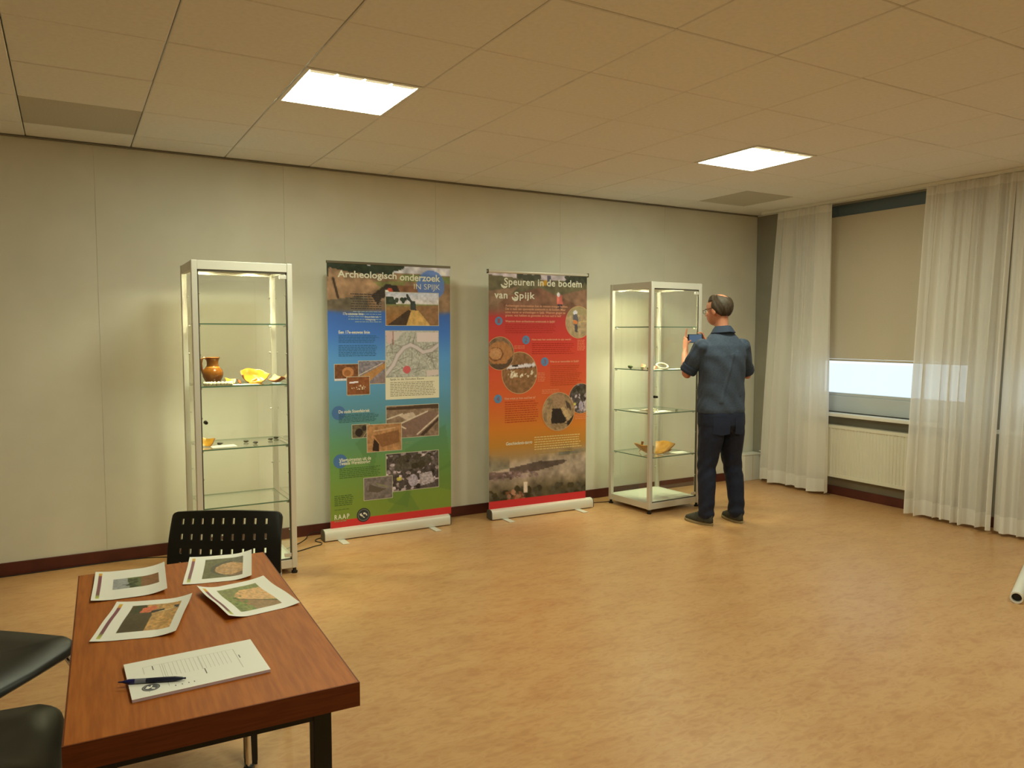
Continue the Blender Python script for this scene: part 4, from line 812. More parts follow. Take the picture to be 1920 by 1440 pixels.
def sheet_paper(label, corners, photo_cv, pbox, curl, stripe=True, seed=0):
    """A4 print, corners TL TR BR BL in pixels on the table top; short side on top; curled ends"""
    Q = [on_plane(x, y, (0, 0, TZ+0.001), np.array([0, 0, 1.0])) for x, y in corners]; c0 = sum(Q)/4
    ex = ((Q[1]-Q[0])+(Q[2]-Q[3])); ex /= np.linalg.norm(ex); ey = np.array([ex[1], -ex[0], 0])
    if np.dot(ey, Q[3]-Q[0]) < 0: ey = -ey
    cv = Canvas(106, 149, (240, 238, 232))
    if stripe:
        g = [(0.05, (226, 190, 70)), (0.14, (214, 150, 60)), (0.17, (130, 62, 84)), (0.8, (120, 70, 80)), (0.86, (150, 160, 80)), (0.94, (206, 196, 90))]
        m = (cv.U > 0.055) & (cv.U < 0.10) & (cv.V > 0.06) & (cv.V < 0.94)
        for k in range(3): cv.a[..., k] = np.where(m, np.interp(cv.V, [p for p, _ in g], [c[k] for _, c in g]), cv.a[..., k])
    u0, v0, u1, v1 = pbox; X = slice(int(u0*106), int(u1*106)); Y = slice(int(v0*149), int(v1*149))
    hh, ww = Y.stop-Y.start, X.stop-X.start
    src = photo_cv.a; iy = (np.arange(hh)*photo_cv.h/hh).astype(int); ix = (np.arange(ww)*photo_cv.w/ww).astype(int); cv.a[Y, X] = src[iy][:, ix]
    o = thing('photo_print', label, 'photo print', (c0[0], c0[1], TZ), 0, 'photo prints on the table')
    a, b, c_, d_ = curl   # lift of the left, right, near, far edges
    def z(u, v): return 0.001+a*max(0, 0.35-u)**2/0.12+b*max(0, u-0.65)**2/0.12+c_*max(0, v-0.65)**2/0.12+d_*max(0, 0.35-v)**2/0.12+0.0012*math.sin(9*v+seed)
    pl = lambda u, v: tuple(ex*(u-0.5)*0.21+ey*(v-0.5)*0.297+np.array([0, 0, max(0.0006, z(u, v))]))
    pm_ = print_mesh('printed_face', cv, pl, o); pm_.data.polygons.foreach_set('use_smooth', [True]*len(pm_.data.polygons))
    bk = MB(); n = 20; bk.add([tuple(np.array(pl(i/n, j/n))-np.array([0, 0, 0.0004])) for j in range(n+1) for i in range(n+1)], [(j*(n+1)+i, j*(n+1)+i+1, (j+1)*(n+1)+i+1, (j+1)*(n+1)+i) for j in range(n) for i in range(n)])
    bk.build('paper_back', M_paper, o, smooth=True, fixn=False)
def lp_sky():
    c = Canvas(90, 60, (158, 160, 164)); c.poly([(0.3, 0.0), (0.62, 0), (0.62, 1), (0.36, 1)], (100, 110, 66)); c.spots(20, (0.32, 0.1, 0.5, 0.95), (60, 72, 44), 0.05, 110, 12); c.poly([(0.6, 0), (1, 0), (1, 1), (0.6, 1)], (140, 98, 66)); c.line(0.2, 0.62, 0.4, 0.6, 0.015, (40, 40, 50)); return c.tex(0.15, 16, 111)
def lp_trench():
    c = Canvas(90, 80, (98, 96, 62)); c.ell(0.78, 0.52, 0.62, 0.42, (74, 70, 52)); c.ell(0.8, 0.55, 0.52, 0.36, (190, 146, 100)); c.poly([(0.5, 0.0), (1, 0), (1, 0.35), (0.75, 0.2)], (96, 92, 72)); c.poly([(0.55, 0.95), (1, 0.8), (1, 1)], (120, 92, 66)); return c.tex(0.25, 18, 112)
def lp_path():
    c = Canvas(90, 80, (126, 132, 70)); c.poly([(0.18, 0.4), (0.42, 0.12), (1, 0.15), (1, 0.8), (0.5, 0.6)], (216, 168, 114)); c.poly([(0, 0.1), (0.5, 0), (0.45, 0.15), (0.1, 0.35)], (128, 128, 76)); c.poly([(0.12, 0.4), (0.5, 0.62), (1, 0.85), (1, 1), (0.4, 1)], (150, 116, 76)); c.line(0.3, 0.5, 1.0, 0.86, 0.02, (100, 78, 52)); c.spots(30, (0.0, 0.3, 0.4, 1), (104, 122, 50), 0.04, 113, 20); return c.tex(0.22, 22, 114)
def lp_digger():
    c = Canvas(90, 80, (196, 150, 92)); c.tex(0.2, 16, 115); c.poly([(0, 0), (0.28, 0), (0.5, 0.42), (0.5, 1), (0, 1)], (78, 66, 42)); c.poly([(0.1, 0.02), (0.2, 0), (0.16, 0.3), (0.06, 0.3)], (60, 70, 46)); c.poly([(0.24, 0.1), (0.46, 0.04), (0.55, 0.14), (0.4, 0.3), (0.22, 0.3)], (214, 112, 76)); c.poly([(0.45, 0.24), (0.7, 0.18), (0.7, 0.26), (0.42, 0.36)], (44, 40, 40)); c.poly([(0.86, 0.1), (0.98, 0.12), (0.98, 0.24), (0.88, 0.24)], (60, 60, 66)); c.line(0.6, 0.3, 0.9, 0.2, 0.02, (220, 196, 150)); return c.tex(0.18, 24, 116)
sheet_paper('photo print with a wide low picture, far left on the table', [(179, 1077), (308, 1062), (314, 1111), (171, 1131)], lp_sky(), (0.27, 0.30, 0.90, 0.66), (0.006, 0.013, 0.0, 0.004), seed=0)
sheet_paper('photo print of a curved sandy trench, nearest the chair', [(354, 1048), (472, 1038), (473, 1085), (343, 1098)], lp_trench(), (0.27, 0.13, 0.86, 0.86), (0.003, 0.012, 0.0, 0.004), seed=1)
sheet_paper('photo print turned askew at the right edge of the table', [(371, 1109), (494, 1086), (560, 1133), (430, 1165)], lp_path(), (0.24, 0.12, 0.82, 0.86), (0.016, 0.007, 0.0, 0.004), seed=2)
sheet_paper('photo print of an orange digger, left middle of the table', [(208, 1132), (351, 1121), (342, 1190), (179, 1206)], lp_digger(), (0.25, 0.12, 0.88, 0.82), (0.004, 0.012, 0.0, 0.003), seed=3)

# form pad with pen
Q = [on_plane(x, y, (0, 0, TZ+0.006), np.array([0, 0, 1.0])) for x, y in [(232, 1245), (472, 1198), (508, 1256), (243, 1317)]]; c0 = sum(Q)/4
ex = (Q[1]-Q[0])+(Q[2]-Q[3]); pa = math.atan2(ex[1], ex[0])
pad = thing('form_pad', 'white pad of printed forms at the near end of the table', 'pad', (c0[0], c0[1], TZ), pa)
MB().box(-0.1485, 0.1485, -0.105, 0.105, 0.0, 0.0065).build('paper_block', [mat('pad_edge', (206, 186, 200), 0.6)], pad)
MB().box(-0.1488, 0.1488, -0.1053, 0.1053, 0.0066, 0.0070).build('top_sheet', M_paper, pad)
GL = mat('grey_print', (178, 176, 172), 0.6); GD = mat('dark_print', (84, 84, 88), 0.6)
b = MB(); zt = 0.00715
def hl(x0, x1, y0, y1, bb): bb.add([(x0, y0, zt), (x1, y0, zt), (x1, y1, zt), (x0, y1, zt)], [(0, 1, 2, 3)])
for x in np.arange(-0.075, 0.085, 0.0095): hl(x, x+0.0007, -0.02, 0.062, b)
for y in (0.062,): hl(-0.11, 0.095, y, y+0.0008, b)
hl(0.095, 0.0962, -0.06, 0.062, b); hl(-0.112, -0.111, 0.02, 0.062, b); hl(-0.07, -0.069, -0.075, 0.062, b); hl(0.012, 0.013, -0.02, 0.062, b); hl(-0.112, -0.111, -0.085, -0.05, b)
b.build('ruled_lines', GL, pad, fixn=False)
b = MB()
for x, y0, y1 in ((-0.092, 0.035, 0.06), (0.014, -0.05, -0.018), (-0.058, -0.082, -0.076), (-0.044, -0.082, -0.076), (-0.030, -0.082, -0.076), (-0.018, -0.082, -0.076), (-0.062, -0.05, -0.035), (0.100, 0.0, 0.02)): hl(x, x+0.0022, y0, y1, b)
b.build('form_text', GD, pad, fixn=False)
def flat_disc(nm, cx, cy, rr, z, m):
    MB().add([(cx, cy, z)]+[(cx+rr*math.cos(t), cy+rr*math.sin(t), z) for t in [2*math.pi*k/32 for k in range(32)]], [(0, 1+k, 1+(k+1) % 32) for k in range(32)]).build(nm, m, pad, fixn=False)
lg = on_plane(283, 1289, (0, 0, TZ+0.007), np.array([0, 0, 1.0]))-np.array([c0[0], c0[1], 0]); lx, ly = lg[0]*math.cos(pa)+lg[1]*math.sin(pa), -lg[0]*math.sin(pa)+lg[1]*math.cos(pa)
flat_disc('seal_rim', lx, ly, 0.019, 0.0072, GD); flat_disc('seal_ring', lx, ly, 0.0165, 0.0073, mat('seal_grey', (128, 130, 130), 0.6)); flat_disc('seal_disc', lx, ly, 0.014, 0.0074, GD)
for pts in ([(-0.3, 0.5), (-0.05, 0.15), (0.1, 0.55), (0.25, 0.5), (0.1, 0.0), (-0.3, -0.3), (-0.6, -0.1)], [(0.1, -0.1), (0.45, -0.35), (0.3, -0.6), (0.0, -0.4)]):
    MB().add([(lx+0.02*a*1.0, ly+0.02*q, 0.0075) for a, q in pts], [tuple(range(len(pts)))]).build('seal_map', M_paper, pad, fixn=False)
p0 = on_plane(222, 1280, (0, 0, TZ+0.012), np.array([0, 0, 1.0])); p1 = on_plane(347, 1272, (0, 0, TZ+0.012), np.array([0, 0, 1.0]))
pen = thing('ballpoint_pen', 'dark blue ballpoint pen lying across the form pad', 'pen', ((p0[0]+p1[0])/2, (p0[1]+p1[1])/2, TZ+0.0072), math.atan2(p1[1]-p0[1], p1[0]-p0[0]))
M_pen = mat('blue_plastic', (24, 32, 96), 0.3); R_ = 0.0056
MB().lathe([(0.0, -0.073), (0.0015, -0.073), (0.0022, -0.064), (0.0034, -0.060), (R_, -0.050), (R_, -0.036)], 14, (0, 0, R_), 'x').build('pen_tip', M_pen, pen, smooth=True)
MB().lathe([(R_, -0.036), (R_, -0.012)], 14, (0, 0, R_), 'x').build('clear_barrel', mat('smoky_plastic', (120, 124, 138), 0.2), pen, smooth=True)
MB().lathe([(R_, -0.012), (R_*1.05, 0.02), (R_*0.98, 0.05), (R_*0.6, 0.066), (0.0022, 0.068), (0.0022, 0.074), (0, 0.074)], 14, (0, 0, R_), 'x').build('grip', mat('dark_blue_rubber', (18, 22, 52), 0.5), pen, smooth=True)

# ------------------------------------------------------------------ chairs: black perforated shell on a chrome frame
def chair_back():
    b = MB(); nc, nr = 9, 4; w, z0, z1 = 0.222, 0.60, 0.835; cw = 2*(w-0.036)/nc; rh = 0.053
    hw, hh = 0.0048, 0.0105
    us = [-w, -w+0.004, -w+0.012, -w+0.024]; cols = []
    for c in range(nc):
        cx = -w+0.036+cw*(c+0.5); us += [cx-hw, cx+hw]; cols.append(len(us)-2)
    us += [w-0.024, w-0.012, w-0.004, w]; zs = [z0]; rows = []
    for r_ in range(nr):
        cz = z1-0.036-rh*(nr-1-r_); zs += [cz-hh, cz+hh]; rows.append(len(zs)-2)
    zs += [z1-0.014, z1-0.005, z1]
    def P(u, z, off):
        t = (z-z0)/(z1-z0); q = u/w; e_ = max(0, abs(u)-(w-0.024))/0.024; arch = (0.016*(1-q*q)-0.024*(1-math.sqrt(max(0, 1-e_*e_))))*max(0, (t-0.55)/0.45)
        wd = 1.0-0.05*t*0+0.02*(1-t)
        return (u*wd, -0.05+0.035*q*q*-1+0.055*t**1.6*-1+off+0.03, z+arch)
    nu, nz = len(us), len(zs); V = []; F = []
    for off in (0.006, -0.006):
        for z in zs:
            for u in us: V.append(P(u, z, off))
    N = nu*nz; hole = {(c, r_) for c in cols for r_ in rows}
    for j in range(nz-1):
        for i in range(nu-1):
            a, b_, c, d = j*nu+i, j*nu+i+1, (j+1)*nu+i+1, (j+1)*nu+i
            if (i, j) in hole:
                for p, q in ((a, b_), (b_, c), (c, d), (d, a)): F.append((p, q, q+N, p+N))
            else: F += [(a, b_, c, d), (a+N, d+N, c+N, b_+N)]
    for i in range(nu-1): F += [(i, i+N, i+1+N, i+1), ((nz-1)*nu+i, (nz-1)*nu+i+1, (nz-1)*nu+i+1+N, (nz-1)*nu+i+N)]
    for j in range(nz-1): F += [(j*nu, (j+1)*nu, (j+1)*nu+N, j*nu+N), (j*nu+nu-1, j*nu+nu-1+N, (j+1)*nu+nu-1+N, (j+1)*nu+nu-1)]
    return b.add(V, F)
def chair(label, x, y, face):
    """face: direction the sitter looks, radians; seat front at local +x side of the turned frame (local +y = forward)"""
    o = thing('stacking_chair', label, 'chair', (x, y, 0), face-math.pi/2, 'black perforated chairs around the table')
    bk = chair_back(); bk.v = [(a, b-0.17, c) for a, b, c in bk.v]; bk.build('backrest', M_black, o, smooth=0.5)
    s = MB(); n = 28; R1 = []
    def outline(k, z, sh): 
        out = []
        for t in range(n):
            a = 2*math.pi*t/n; cx, cy = math.cos(a), math.sin(a); e = 0.2
            xx = math.copysign(abs(cx)**e, cx)*(0.225-sh); yy = math.copysign(abs(cy)**e, cy)*(0.215-sh)
            dip = -0.035*max(0, (yy-0.10)/0.115)**2+0.006*max(0, -yy/0.2)-0.010*(1-(xx/0.225)**2)*(z > 0.45)
            out.append((xx, yy+0.03, z+dip))
        return out
    s.rings([outline(0, 0.425, 0.03), outline(0, 0.430, 0.008), outline(0, 0.443, 0.0), outline(0, 0.458, 0.003), outline(0, 0.464, 0.014), outline(0, 0.464, 0.09), outline(0, 0.464, 0.17)]); s.build('seat', M_black, o, smooth=0.9)
    for sx in (-1, 1):
        MB().tube([(sx*0.192, -0.268, 0.72), (sx*0.210, -0.258, 0.60), (sx*0.236, -0.18, 0.47), (sx*0.236, -0.19, 0.40), (sx*0.24, -0.22, 0.07)], 0.0105, 12).build('back_leg', M_chrome, o, smooth=True)
        MB().tube([(sx*0.236, -0.16, 0.415), (sx*0.225, 0.05, 0.415), (sx*0.215, 0.17, 0.40), (sx*0.222, 0.215, 0.33), (sx*0.24, 0.25, 0.07)], 0.0105, 12).build('front_leg', M_chrome, o, smooth=True)
        for yy in (-0.22, 0.25):
            c = MB().lathe([(0.0, -0.011), (0.022, -0.011), (0.024, -0.006), (0.024, 0.006), (0.022, 0.011), (0, 0.011)], 18, (sx*0.24, yy, 0.024), 'x'); c.box(sx*0.24-0.015, sx*0.24+0.015, yy-0.012, yy+0.012, 0.046, 0.075)
            c.build('castor', M_black, o, smooth=0.6)
    MB().tube([(-0.236, -0.17, 0.412), (0.236, -0.17, 0.412)], 0.009, 10).build('crossbar', M_chrome, o, smooth=True)
    return o
CF = math.atan2(-0.875, -0.484)
# backrest top centre at (-0.475,-2.60)
chair('black perforated chair with chrome frame at the far end of the table', -0.475+0.275*math.cos(CF), -2.60+0.275*math.sin(CF), CF)
C2 = math.atan2(-0.60, 0.80); corner = np.array([-1.015, -2.675]); fdir = np.array([math.cos(C2), math.sin(C2)]); ldir = np.array([-fdir[1], fdir[0]])
cc = corner-fdir*0.235-ldir*0.215
chair('black chair turned away at the left edge, its shiny rounded seat front showing', cc[0], cc[1], C2)
chair('black chair tucked against the left side of the table, bottom left corner', -1.300, -3.415, 0.0)

# white tube on the floor at the right edge
q0 = on_plane(1906, 1121, (0, 0, 0.034), np.array([0, 0, 1.0])); dr = np.array([0.93, 0.36, 0])
tu = thing('paper_tube', 'white cardboard tube lying on the floor at the right edge', 'tube', (q0[0], q0[1], 0.034), math.atan2(dr[1], dr[0]))
MB().lathe([(0.026, 0.0), (0.034, 0.0), (0.034, 0.9), (0.026, 0.9), (0.026, 0.0)], 24, (0, 0, 0), 'x').build('tube_wall', M_white, tu, smooth=0.6)
MB().lathe([(0.0, 0.03), (0.0258, 0.03), (0.0258, 0.05), (0, 0.05)], 20, (0, 0, 0), 'x').build('end_plug', M_black, tu)

# ------------------------------------------------------------------ the man with the phone
MO = np.array([3.604, -1.279, 0.0]); MTH = math.radians(80)
MF = np.array([math.cos(MTH), math.sin(MTH), 0]); ML = np.array([-math.sin(MTH), math.cos(MTH), 0])
M_skin = mat('skin', (206, 142, 112), 0.5, var=(196, 130, 102), scale=14)
M_hair = mat('hair_brown', (48, 36, 24), 0.65, var=(68, 53, 36), scale=70, stretch=(1, 1, 0.5))
M_shirt = mat('shirt_blue_grey', (66, 78, 98), 0.85, var=(56, 68, 88), scale=90, bump=0.05, bscale=300)
M_jean = mat('dark_denim', (24, 33, 60), 0.85, var=(18, 26, 48), scale=40, bump=0.06, bscale=250)
M_shoe = mat('shoe_canvas', (66, 66, 60), 0.8, var=(56, 56, 50), scale=40)
M_sole = mat('shoe_sole', (150, 138, 108), 0.7)
man = thing('person', 'man in blue-grey shirt and dark jeans photographing the showcase with a phone', 'person', tuple(MO), MTH-math.pi/2)
def mp(f, l, z): return Vector((-l, f, z))            # body frame -> local (local +y = forward, +x = his right)
def ell_ring(c, ax, ra, rb, aref, n=20, pw=1.0):
    """ellipse ring about centre c, normal ax; ra along aref, rb across"""
    ax = ax.normalized(); a = (aref-ax*aref.dot(ax)).normalized(); b = ax.cross(a); out = []
    for k in range(n):
        t = 2*math.pi*k/n; ct, st = math.cos(t), math.sin(t)
        out.append(c+a*math.copysign(abs(ct)**pw, ct)*ra+b*math.copysign(abs(st)**pw, st)*rb)
    return out
def limb(b, pts, aref=None, n=16):
    """pts: (point, ra, rb); a tapering limb with rounded ends"""
    aref = aref or Vector((1, 0, 0)); P = [p for p, _, _ in pts]; R = []
    for i, (p, ra, rb) in enumerate(pts):
        t = P[min(i+1, len(P)-1)]-P[max(i-1, 0)]
        if i == 0: R += [ell_ring(p-t.normalized()*rb*0.75, t, ra*0.45, rb*0.45, aref, n), ell_ring(p-t.normalized()*rb*0.4, t, ra*0.82, rb*0.82, aref, n)]
        R.append(ell_ring(p, t, ra, rb, aref, n))
        if i == len(pts)-1: R += [ell_ring(p+t.normalized()*rb*0.4, t, ra*0.82, rb*0.82, aref, n), ell_ring(p+t.normalized()*rb*0.75, t, ra*0.45, rb*0.45, aref, n)]
    b.rings(R); return b
def fuse(b, name, m, voxel, smooth_it, parent, disp=None):
    me = b.mesh(name, m); o = bpy.data.objects.new('tmp', me); COL.objects.link(o)
    md = o.modifiers.new('r', 'REMESH'); md.mode = 'VOXEL'; md.voxel_size = voxel; md.use_smooth_shade = True
    sm = o.modifiers.new('s', 'SMOOTH'); sm.iterations = smooth_it; sm.factor = 0.5
    bpy.context.view_layer.update(); me2 = bpy.data.meshes.new_from_object(o.evaluated_get(bpy.context.evaluated_depsgraph_get())); bpy.data.objects.remove(o); bpy.data.meshes.remove(me)
    me2.name = name
    if disp:
        V = np.empty(len(me2.vertices)*3); me2.vertices.foreach_get('co', V); V = V.reshape(-1, 3); N = np.empty(len(me2.vertices)*3); me2.vertices.foreach_get('normal', N); N = N.reshape(-1, 3)
        V = V+N*disp(V)[:, None]; me2.vertices.foreach_set('co', V.ravel()); me2.update()
    me2.polygons.foreach_set('use_smooth', [True]*len(me2.polygons))
    me2.materials.clear(); me2.materials.append(m)
    return link(name, me2, parent)
X_ = Vector((1, 0, 0))
# joints (forward, left, up)
LSH, LEL, LWR = mp(0.0, 0.180, 1.462), mp(0.115, 0.262, 1.225), mp(0.335, 0.132, 1.385)
RSH, REL, RWR = mp(0.0, -0.184, 1.462), mp(0.09, -0.312, 1.21), mp(0.335, -0.165, 1.385)
PHC = mp(0.415, -0.018, 1.515)
HCX, HCZ = 0.035, 1.778
body = MB()
limb(body, [(mp(-0.01, 0, 1.45), 0.075, 0.07), (mp(0.0, 0, 1.54), 0.058, 0.060), (mp(0.012, 0, 1.62), 0.053, 0.058), (mp(0.02, 0, 1.70), 0.053, 0.060)])
HPV = mp(0.012, 0, 1.69); HROT = Matrix.Rotation(math.radians(27), 3, 'Z')@Matrix.Rotation(math.radians(-9), 3, 'X')
def turn(b): b.v = [tuple(HPV+HROT@(Vector(p)-HPV)) for p in b.v]; return b     # the head looks left and down at the phone
head = MB()
head.ball(mp(HCX-0.012, 0, HCZ), 0.083, 0.106, 0.102, 24, 16)                       # cranium
head.ball(mp(HCX+0.038, 0, HCZ-0.066), 0.065, 0.066, 0.080, 20, 12)                 # face and jaw
head.ball(mp(HCX+0.058, 0, HCZ-0.118), 0.028, 0.026, 0.022, 12, 8)                  # chin
head.ball(mp(HCX+0.072, 0, HCZ-0.005), 0.052, 0.022, 0.016, 14, 8)                  # brow
for s in (-1, 1): head.ball(mp(HCX+0.070, s*0.040, HCZ-0.048), 0.020, 0.020, 0.022, 12, 8)   # cheeks
limb(head, [(mp(HCX+0.088, 0, HCZ-0.014), 0.009, 0.010), (mp(HCX+0.106, 0, HCZ-0.040), 0.012, 0.012), (mp(HCX+0.108, 0, HCZ-0.052), 0.016, 0.011)])   # nose
head.ball(mp(HCX+0.092, 0, HCZ-0.082), 0.022, 0.010, 0.0065, 12, 6); head.ball(mp(HCX+0.090, 0, HCZ-0.092), 0.020, 0.010, 0.007, 12, 6)   # lips
for s in (-1, 1):                                                                   # ears
    head.ball(mp(HCX-0.004, s*0.085, HCZ-0.032), 0.009, 0.021, 0.035, 12, 8); head.ball(mp(HCX+0.002, s*0.083, HCZ-0.058), 0.007, 0.011, 0.012, 10, 6)
turn(head); body.add(head.v, head.f)
# trunk and legs under the clothes
R = []
for z, f, a, d in ((0.84, 0, 0.15, 0.10), (0.95, 0, 0.165, 0.115), (1.1, 0, 0.16, 0.11), (1.25, 0, 0.17, 0.115), (1.38, -0.01, 0.175, 0.11), (1.46, -0.01, 0.15, 0.085), (1.51, -0.005, 0.09, 0.065)): R.append(ell_ring(mp(f, 0, z), Vector((0, 0, 1)), a, d, X_))
body.rings(R)
for s in (-1, 1):
    limb(body, [(mp(0, s*0.09, 0.86), 0.075, 0.08), (mp(0.0, s*0.11, 0.66), 0.062, 0.066), (mp(0.01, s*0.125, 0.5), 0.05, 0.052), (mp(-0.01, s*0.135, 0.33), 0.045, 0.05), (mp(-0.02, s*0.14, 0.12), 0.033, 0.036)])
for SH, EL, WR in ((LSH, LEL, LWR), (RSH, REL, RWR)):
    limb(body, [(SH, 0.052, 0.052), (SH.lerp(EL, 0.5), 0.046, 0.046), (EL, 0.041, 0.041), (EL.lerp(WR, 0.28), 0.042, 0.040), (EL.lerp(WR, 0.7), 0.033, 0.031), (WR, 0.027, 0.023)])
def hand(b, s, up_index):
    """s=+1 left; phone end at l = 0.015+s*0.075"""
    e = lambda f, d, z: mp(f, -0.018+s*(0.075+d), z)
    WRx = LWR if s > 0 else RWR
    limb(b, [(WRx, 0.024, 0.021), (e(0.365, 0.052, 1.415), 0.020, 0.030), (e(0.392, 0.036, 1.462), 0.016, 0.038), (e(0.405, 0.028, 1.492), 0.013, 0.036)], aref=Vector((1, 0, 0)))
    q = 0.0086
    if up_index: b.tube([e(0.412, 0.024, 1.505), e(0.416, 0.018, 1.545), e(0.417, 0.014, 1.575), e(0.414, 0.012, 1.598)], [q*1.1, q*1.05, q, q*0.85], 10)
    else: b.tube([e(0.412, 0.024, 1.515), e(0.424, 0.004, 1.560), e(0.423, -0.024, 1.566), e(0.420, -0.044, 1.561)], [q*1.1, q*1.05, q, q*0.85], 10)
    b.tube([e(0.428, 0.026, 1.513), e(0.441, 0.010, 1.528), e(0.438, -0.016, 1.530), e(0.434, -0.036, 1.529)], [q*1.1, q*1.05, q, q*0.9], 10)
    b.tube([e(0.430, 0.028, 1.494), e(0.443, 0.008, 1.506), e(0.440, -0.018, 1.507), e(0.435, -0.034, 1.506)], [q*1.05, q, q*0.95, q*0.85], 10)
    b.tube([e(0.426, 0.030, 1.476), e(0.438, 0.012, 1.485), e(0.437, -0.010, 1.486), e(0.434, -0.022, 1.486)], [q, q*0.9, q*0.85, q*0.78], 10)
    b.tube([e(0.378, 0.046, 1.440), e(0.386, 0.022, 1.468), e(0.397, 0.000, 1.486), e(0.402, -0.022, 1.497)], [0.014, 0.0115, 0.0098, 0.0085], 10)
hand(body, 1, True); hand(body, -1, False)
fuse(body, 'body', M_skin, 0.0042, 2, man)
# eyes
for s in (-1, 1):
    turn(MB().ball(mp(HCX+0.073, s*0.031, HCZ-0.022), 0.0115, 0.0115, 0.0115, 14, 10)).build('eye', mat('eye_white', (226, 222, 214), 0.2), man, smooth=True)
    turn(MB().ball(mp(HCX+0.0825, s*0.031, HCZ-0.022), 0.005, 0.0028, 0.005, 10, 8)).build('iris', mat('iris_brown', (60, 46, 34), 0.2), man, smooth=True)
    turn(MB().ball(mp(HCX+0.088, s*0.032, HCZ-0.003), 0.019, 0.005, 0.004, 10, 6)).build('eyebrow', M_hair, man, smooth=True)
# hair: a cap that dips under the scalp where the head is bald
hb = MB().ball((0, 0, 0), 1, n=72, m=48); V = np.array(hb.v)
fx, lx_, zz = V[:, 1], -V[:, 0], V[:, 2]
back = 1/(1+np.exp(-(0.30-fx-0.25*(zz > 0)*zz)/0.07))                     # behind the temples
low = 1/(1+np.exp(-(zz+0.84-1.15*np.clip(fx+0.34, 0, 0.48))/0.05))     # down to the nape, clear of the ears
bald = 1/(1+np.exp(-(((fx+0.30)/0.50)**2+(lx_/0.46)**2-1+3.0*(zz < 0.3))/0.16))
foretop = 1/(1+np.exp(-(0.62-fx)/0.05))*(zz > 0.45)*(zz < 0.93)
cover = np.clip(np.maximum(back, foretop*0.9)*low*bald, 0, 1)
g_ = 0.004*np.sin(9*np.arctan2(lx_, fx)+4*zz)+0.003*np.sin(23*np.arctan2(lx_, fx)+11*zz)
tk = -0.010+cover*(0.021+g_*0.6)
V = V*(np.array([0.083, 0.106, 0.102])+tk[:, None])
off = np.array(mp(HCX-0.012, 0, HCZ)); V = V+off; hb.v = [tuple(p) for p in V]; turn(hb).build('hair', M_hair, man, smooth=True)
# glasses
M_gl = mat('dark_glasses_frame', (30, 26, 24), 0.3)
gl = MB()
for s in (-1, 1):
    gl.tube([mp(HCX+0.104+0.002*abs(math.cos(t)), s*0.033+0.023*math.cos(t), HCZ-0.024+0.016*math.sin(t)) for t in [2*math.pi*k/18 for k in range(18)]], 0.0016, 6, True)
    gl.tube([mp(HCX+0.102, s*0.056, HCZ-0.016), mp(HCX+0.095, s*0.078, HCZ-0.014), mp(HCX+0.02, s*0.089, HCZ-0.010), mp(HCX-0.012, s*0.090, HCZ-0.020)], 0.0018, 6)
gl.tube([mp(HCX+0.106, -0.010, HCZ-0.020), mp(HCX+0.109, 0, HCZ-0.018), mp(HCX+0.106, 0.010, HCZ-0.020)], 0.0016, 6); turn(gl).build('glasses', M_gl, man, smooth=True)
# shirt
sh = MB(); R = []
for z, f, a, d in ((0.915, 0.0, 0.200, 0.150), (0.945, 0.0, 0.203, 0.153), (1.05, 0.005, 0.196, 0.148), (1.16, 0.0, 0.188, 0.142), (1.28, -0.008, 0.198, 0.138), (1.38, -0.014, 0.205, 0.130), (1.46, -0.014, 0.186, 0.112), (1.525, -0.008, 0.132, 0.090), (1.567, 0.0, 0.090, 0.076), (1.600, 0.004, 0.068, 0.070)): R.append(ell_ring(mp(f, 0, z), Vector((0, 0, 1)), a, d, X_, 32, 0.9))
sh.rings(R)
for SH, EL, WR, s in ((LSH, LEL, LWR, 1), (RSH, REL, RWR, -1)):
    limb(sh, [(SH+Vector((-s*0.004, 0, -0.006)), 0.074, 0.072), (SH.lerp(EL, 0.4), 0.072, 0.070), (SH.lerp(EL, 0.62), 0.067, 0.066), (SH.lerp(EL, 0.80), 0.062, 0.060)])
def wr_shirt(V):
    x, y, z = V[:, 0], V[:, 1], V[:, 2]
    d = 0.0045*np.sin(38*x+14*z+3*np.sin(9*z))*np.exp(-((z-1.22)/0.22)**2)+0.004*np.sin(30*z+16*x+5*np.sin(7*x))*np.exp(-((z-1.03)/0.12)**2)
    d += 0.006*np.exp(-((x+0.03-0.25*(z-1.25))/0.012)**2)*(y < 0)*(z > 1.0)*(z < 1.40)+0.005*np.exp(-((x-0.075+0.1*(z-1.25))/0.012)**2)*(y < 0)*(z > 1.05)*(z < 1.42)
    arm = np.clip((np.abs(x)-0.17)/0.03, 0, 1); d += arm*0.0022*np.sin(70*z+45*y+4*np.sin(20*y))
    return d
fuse(sh, 'shirt', M_shirt, 0.0065, 4, man, wr_shirt)
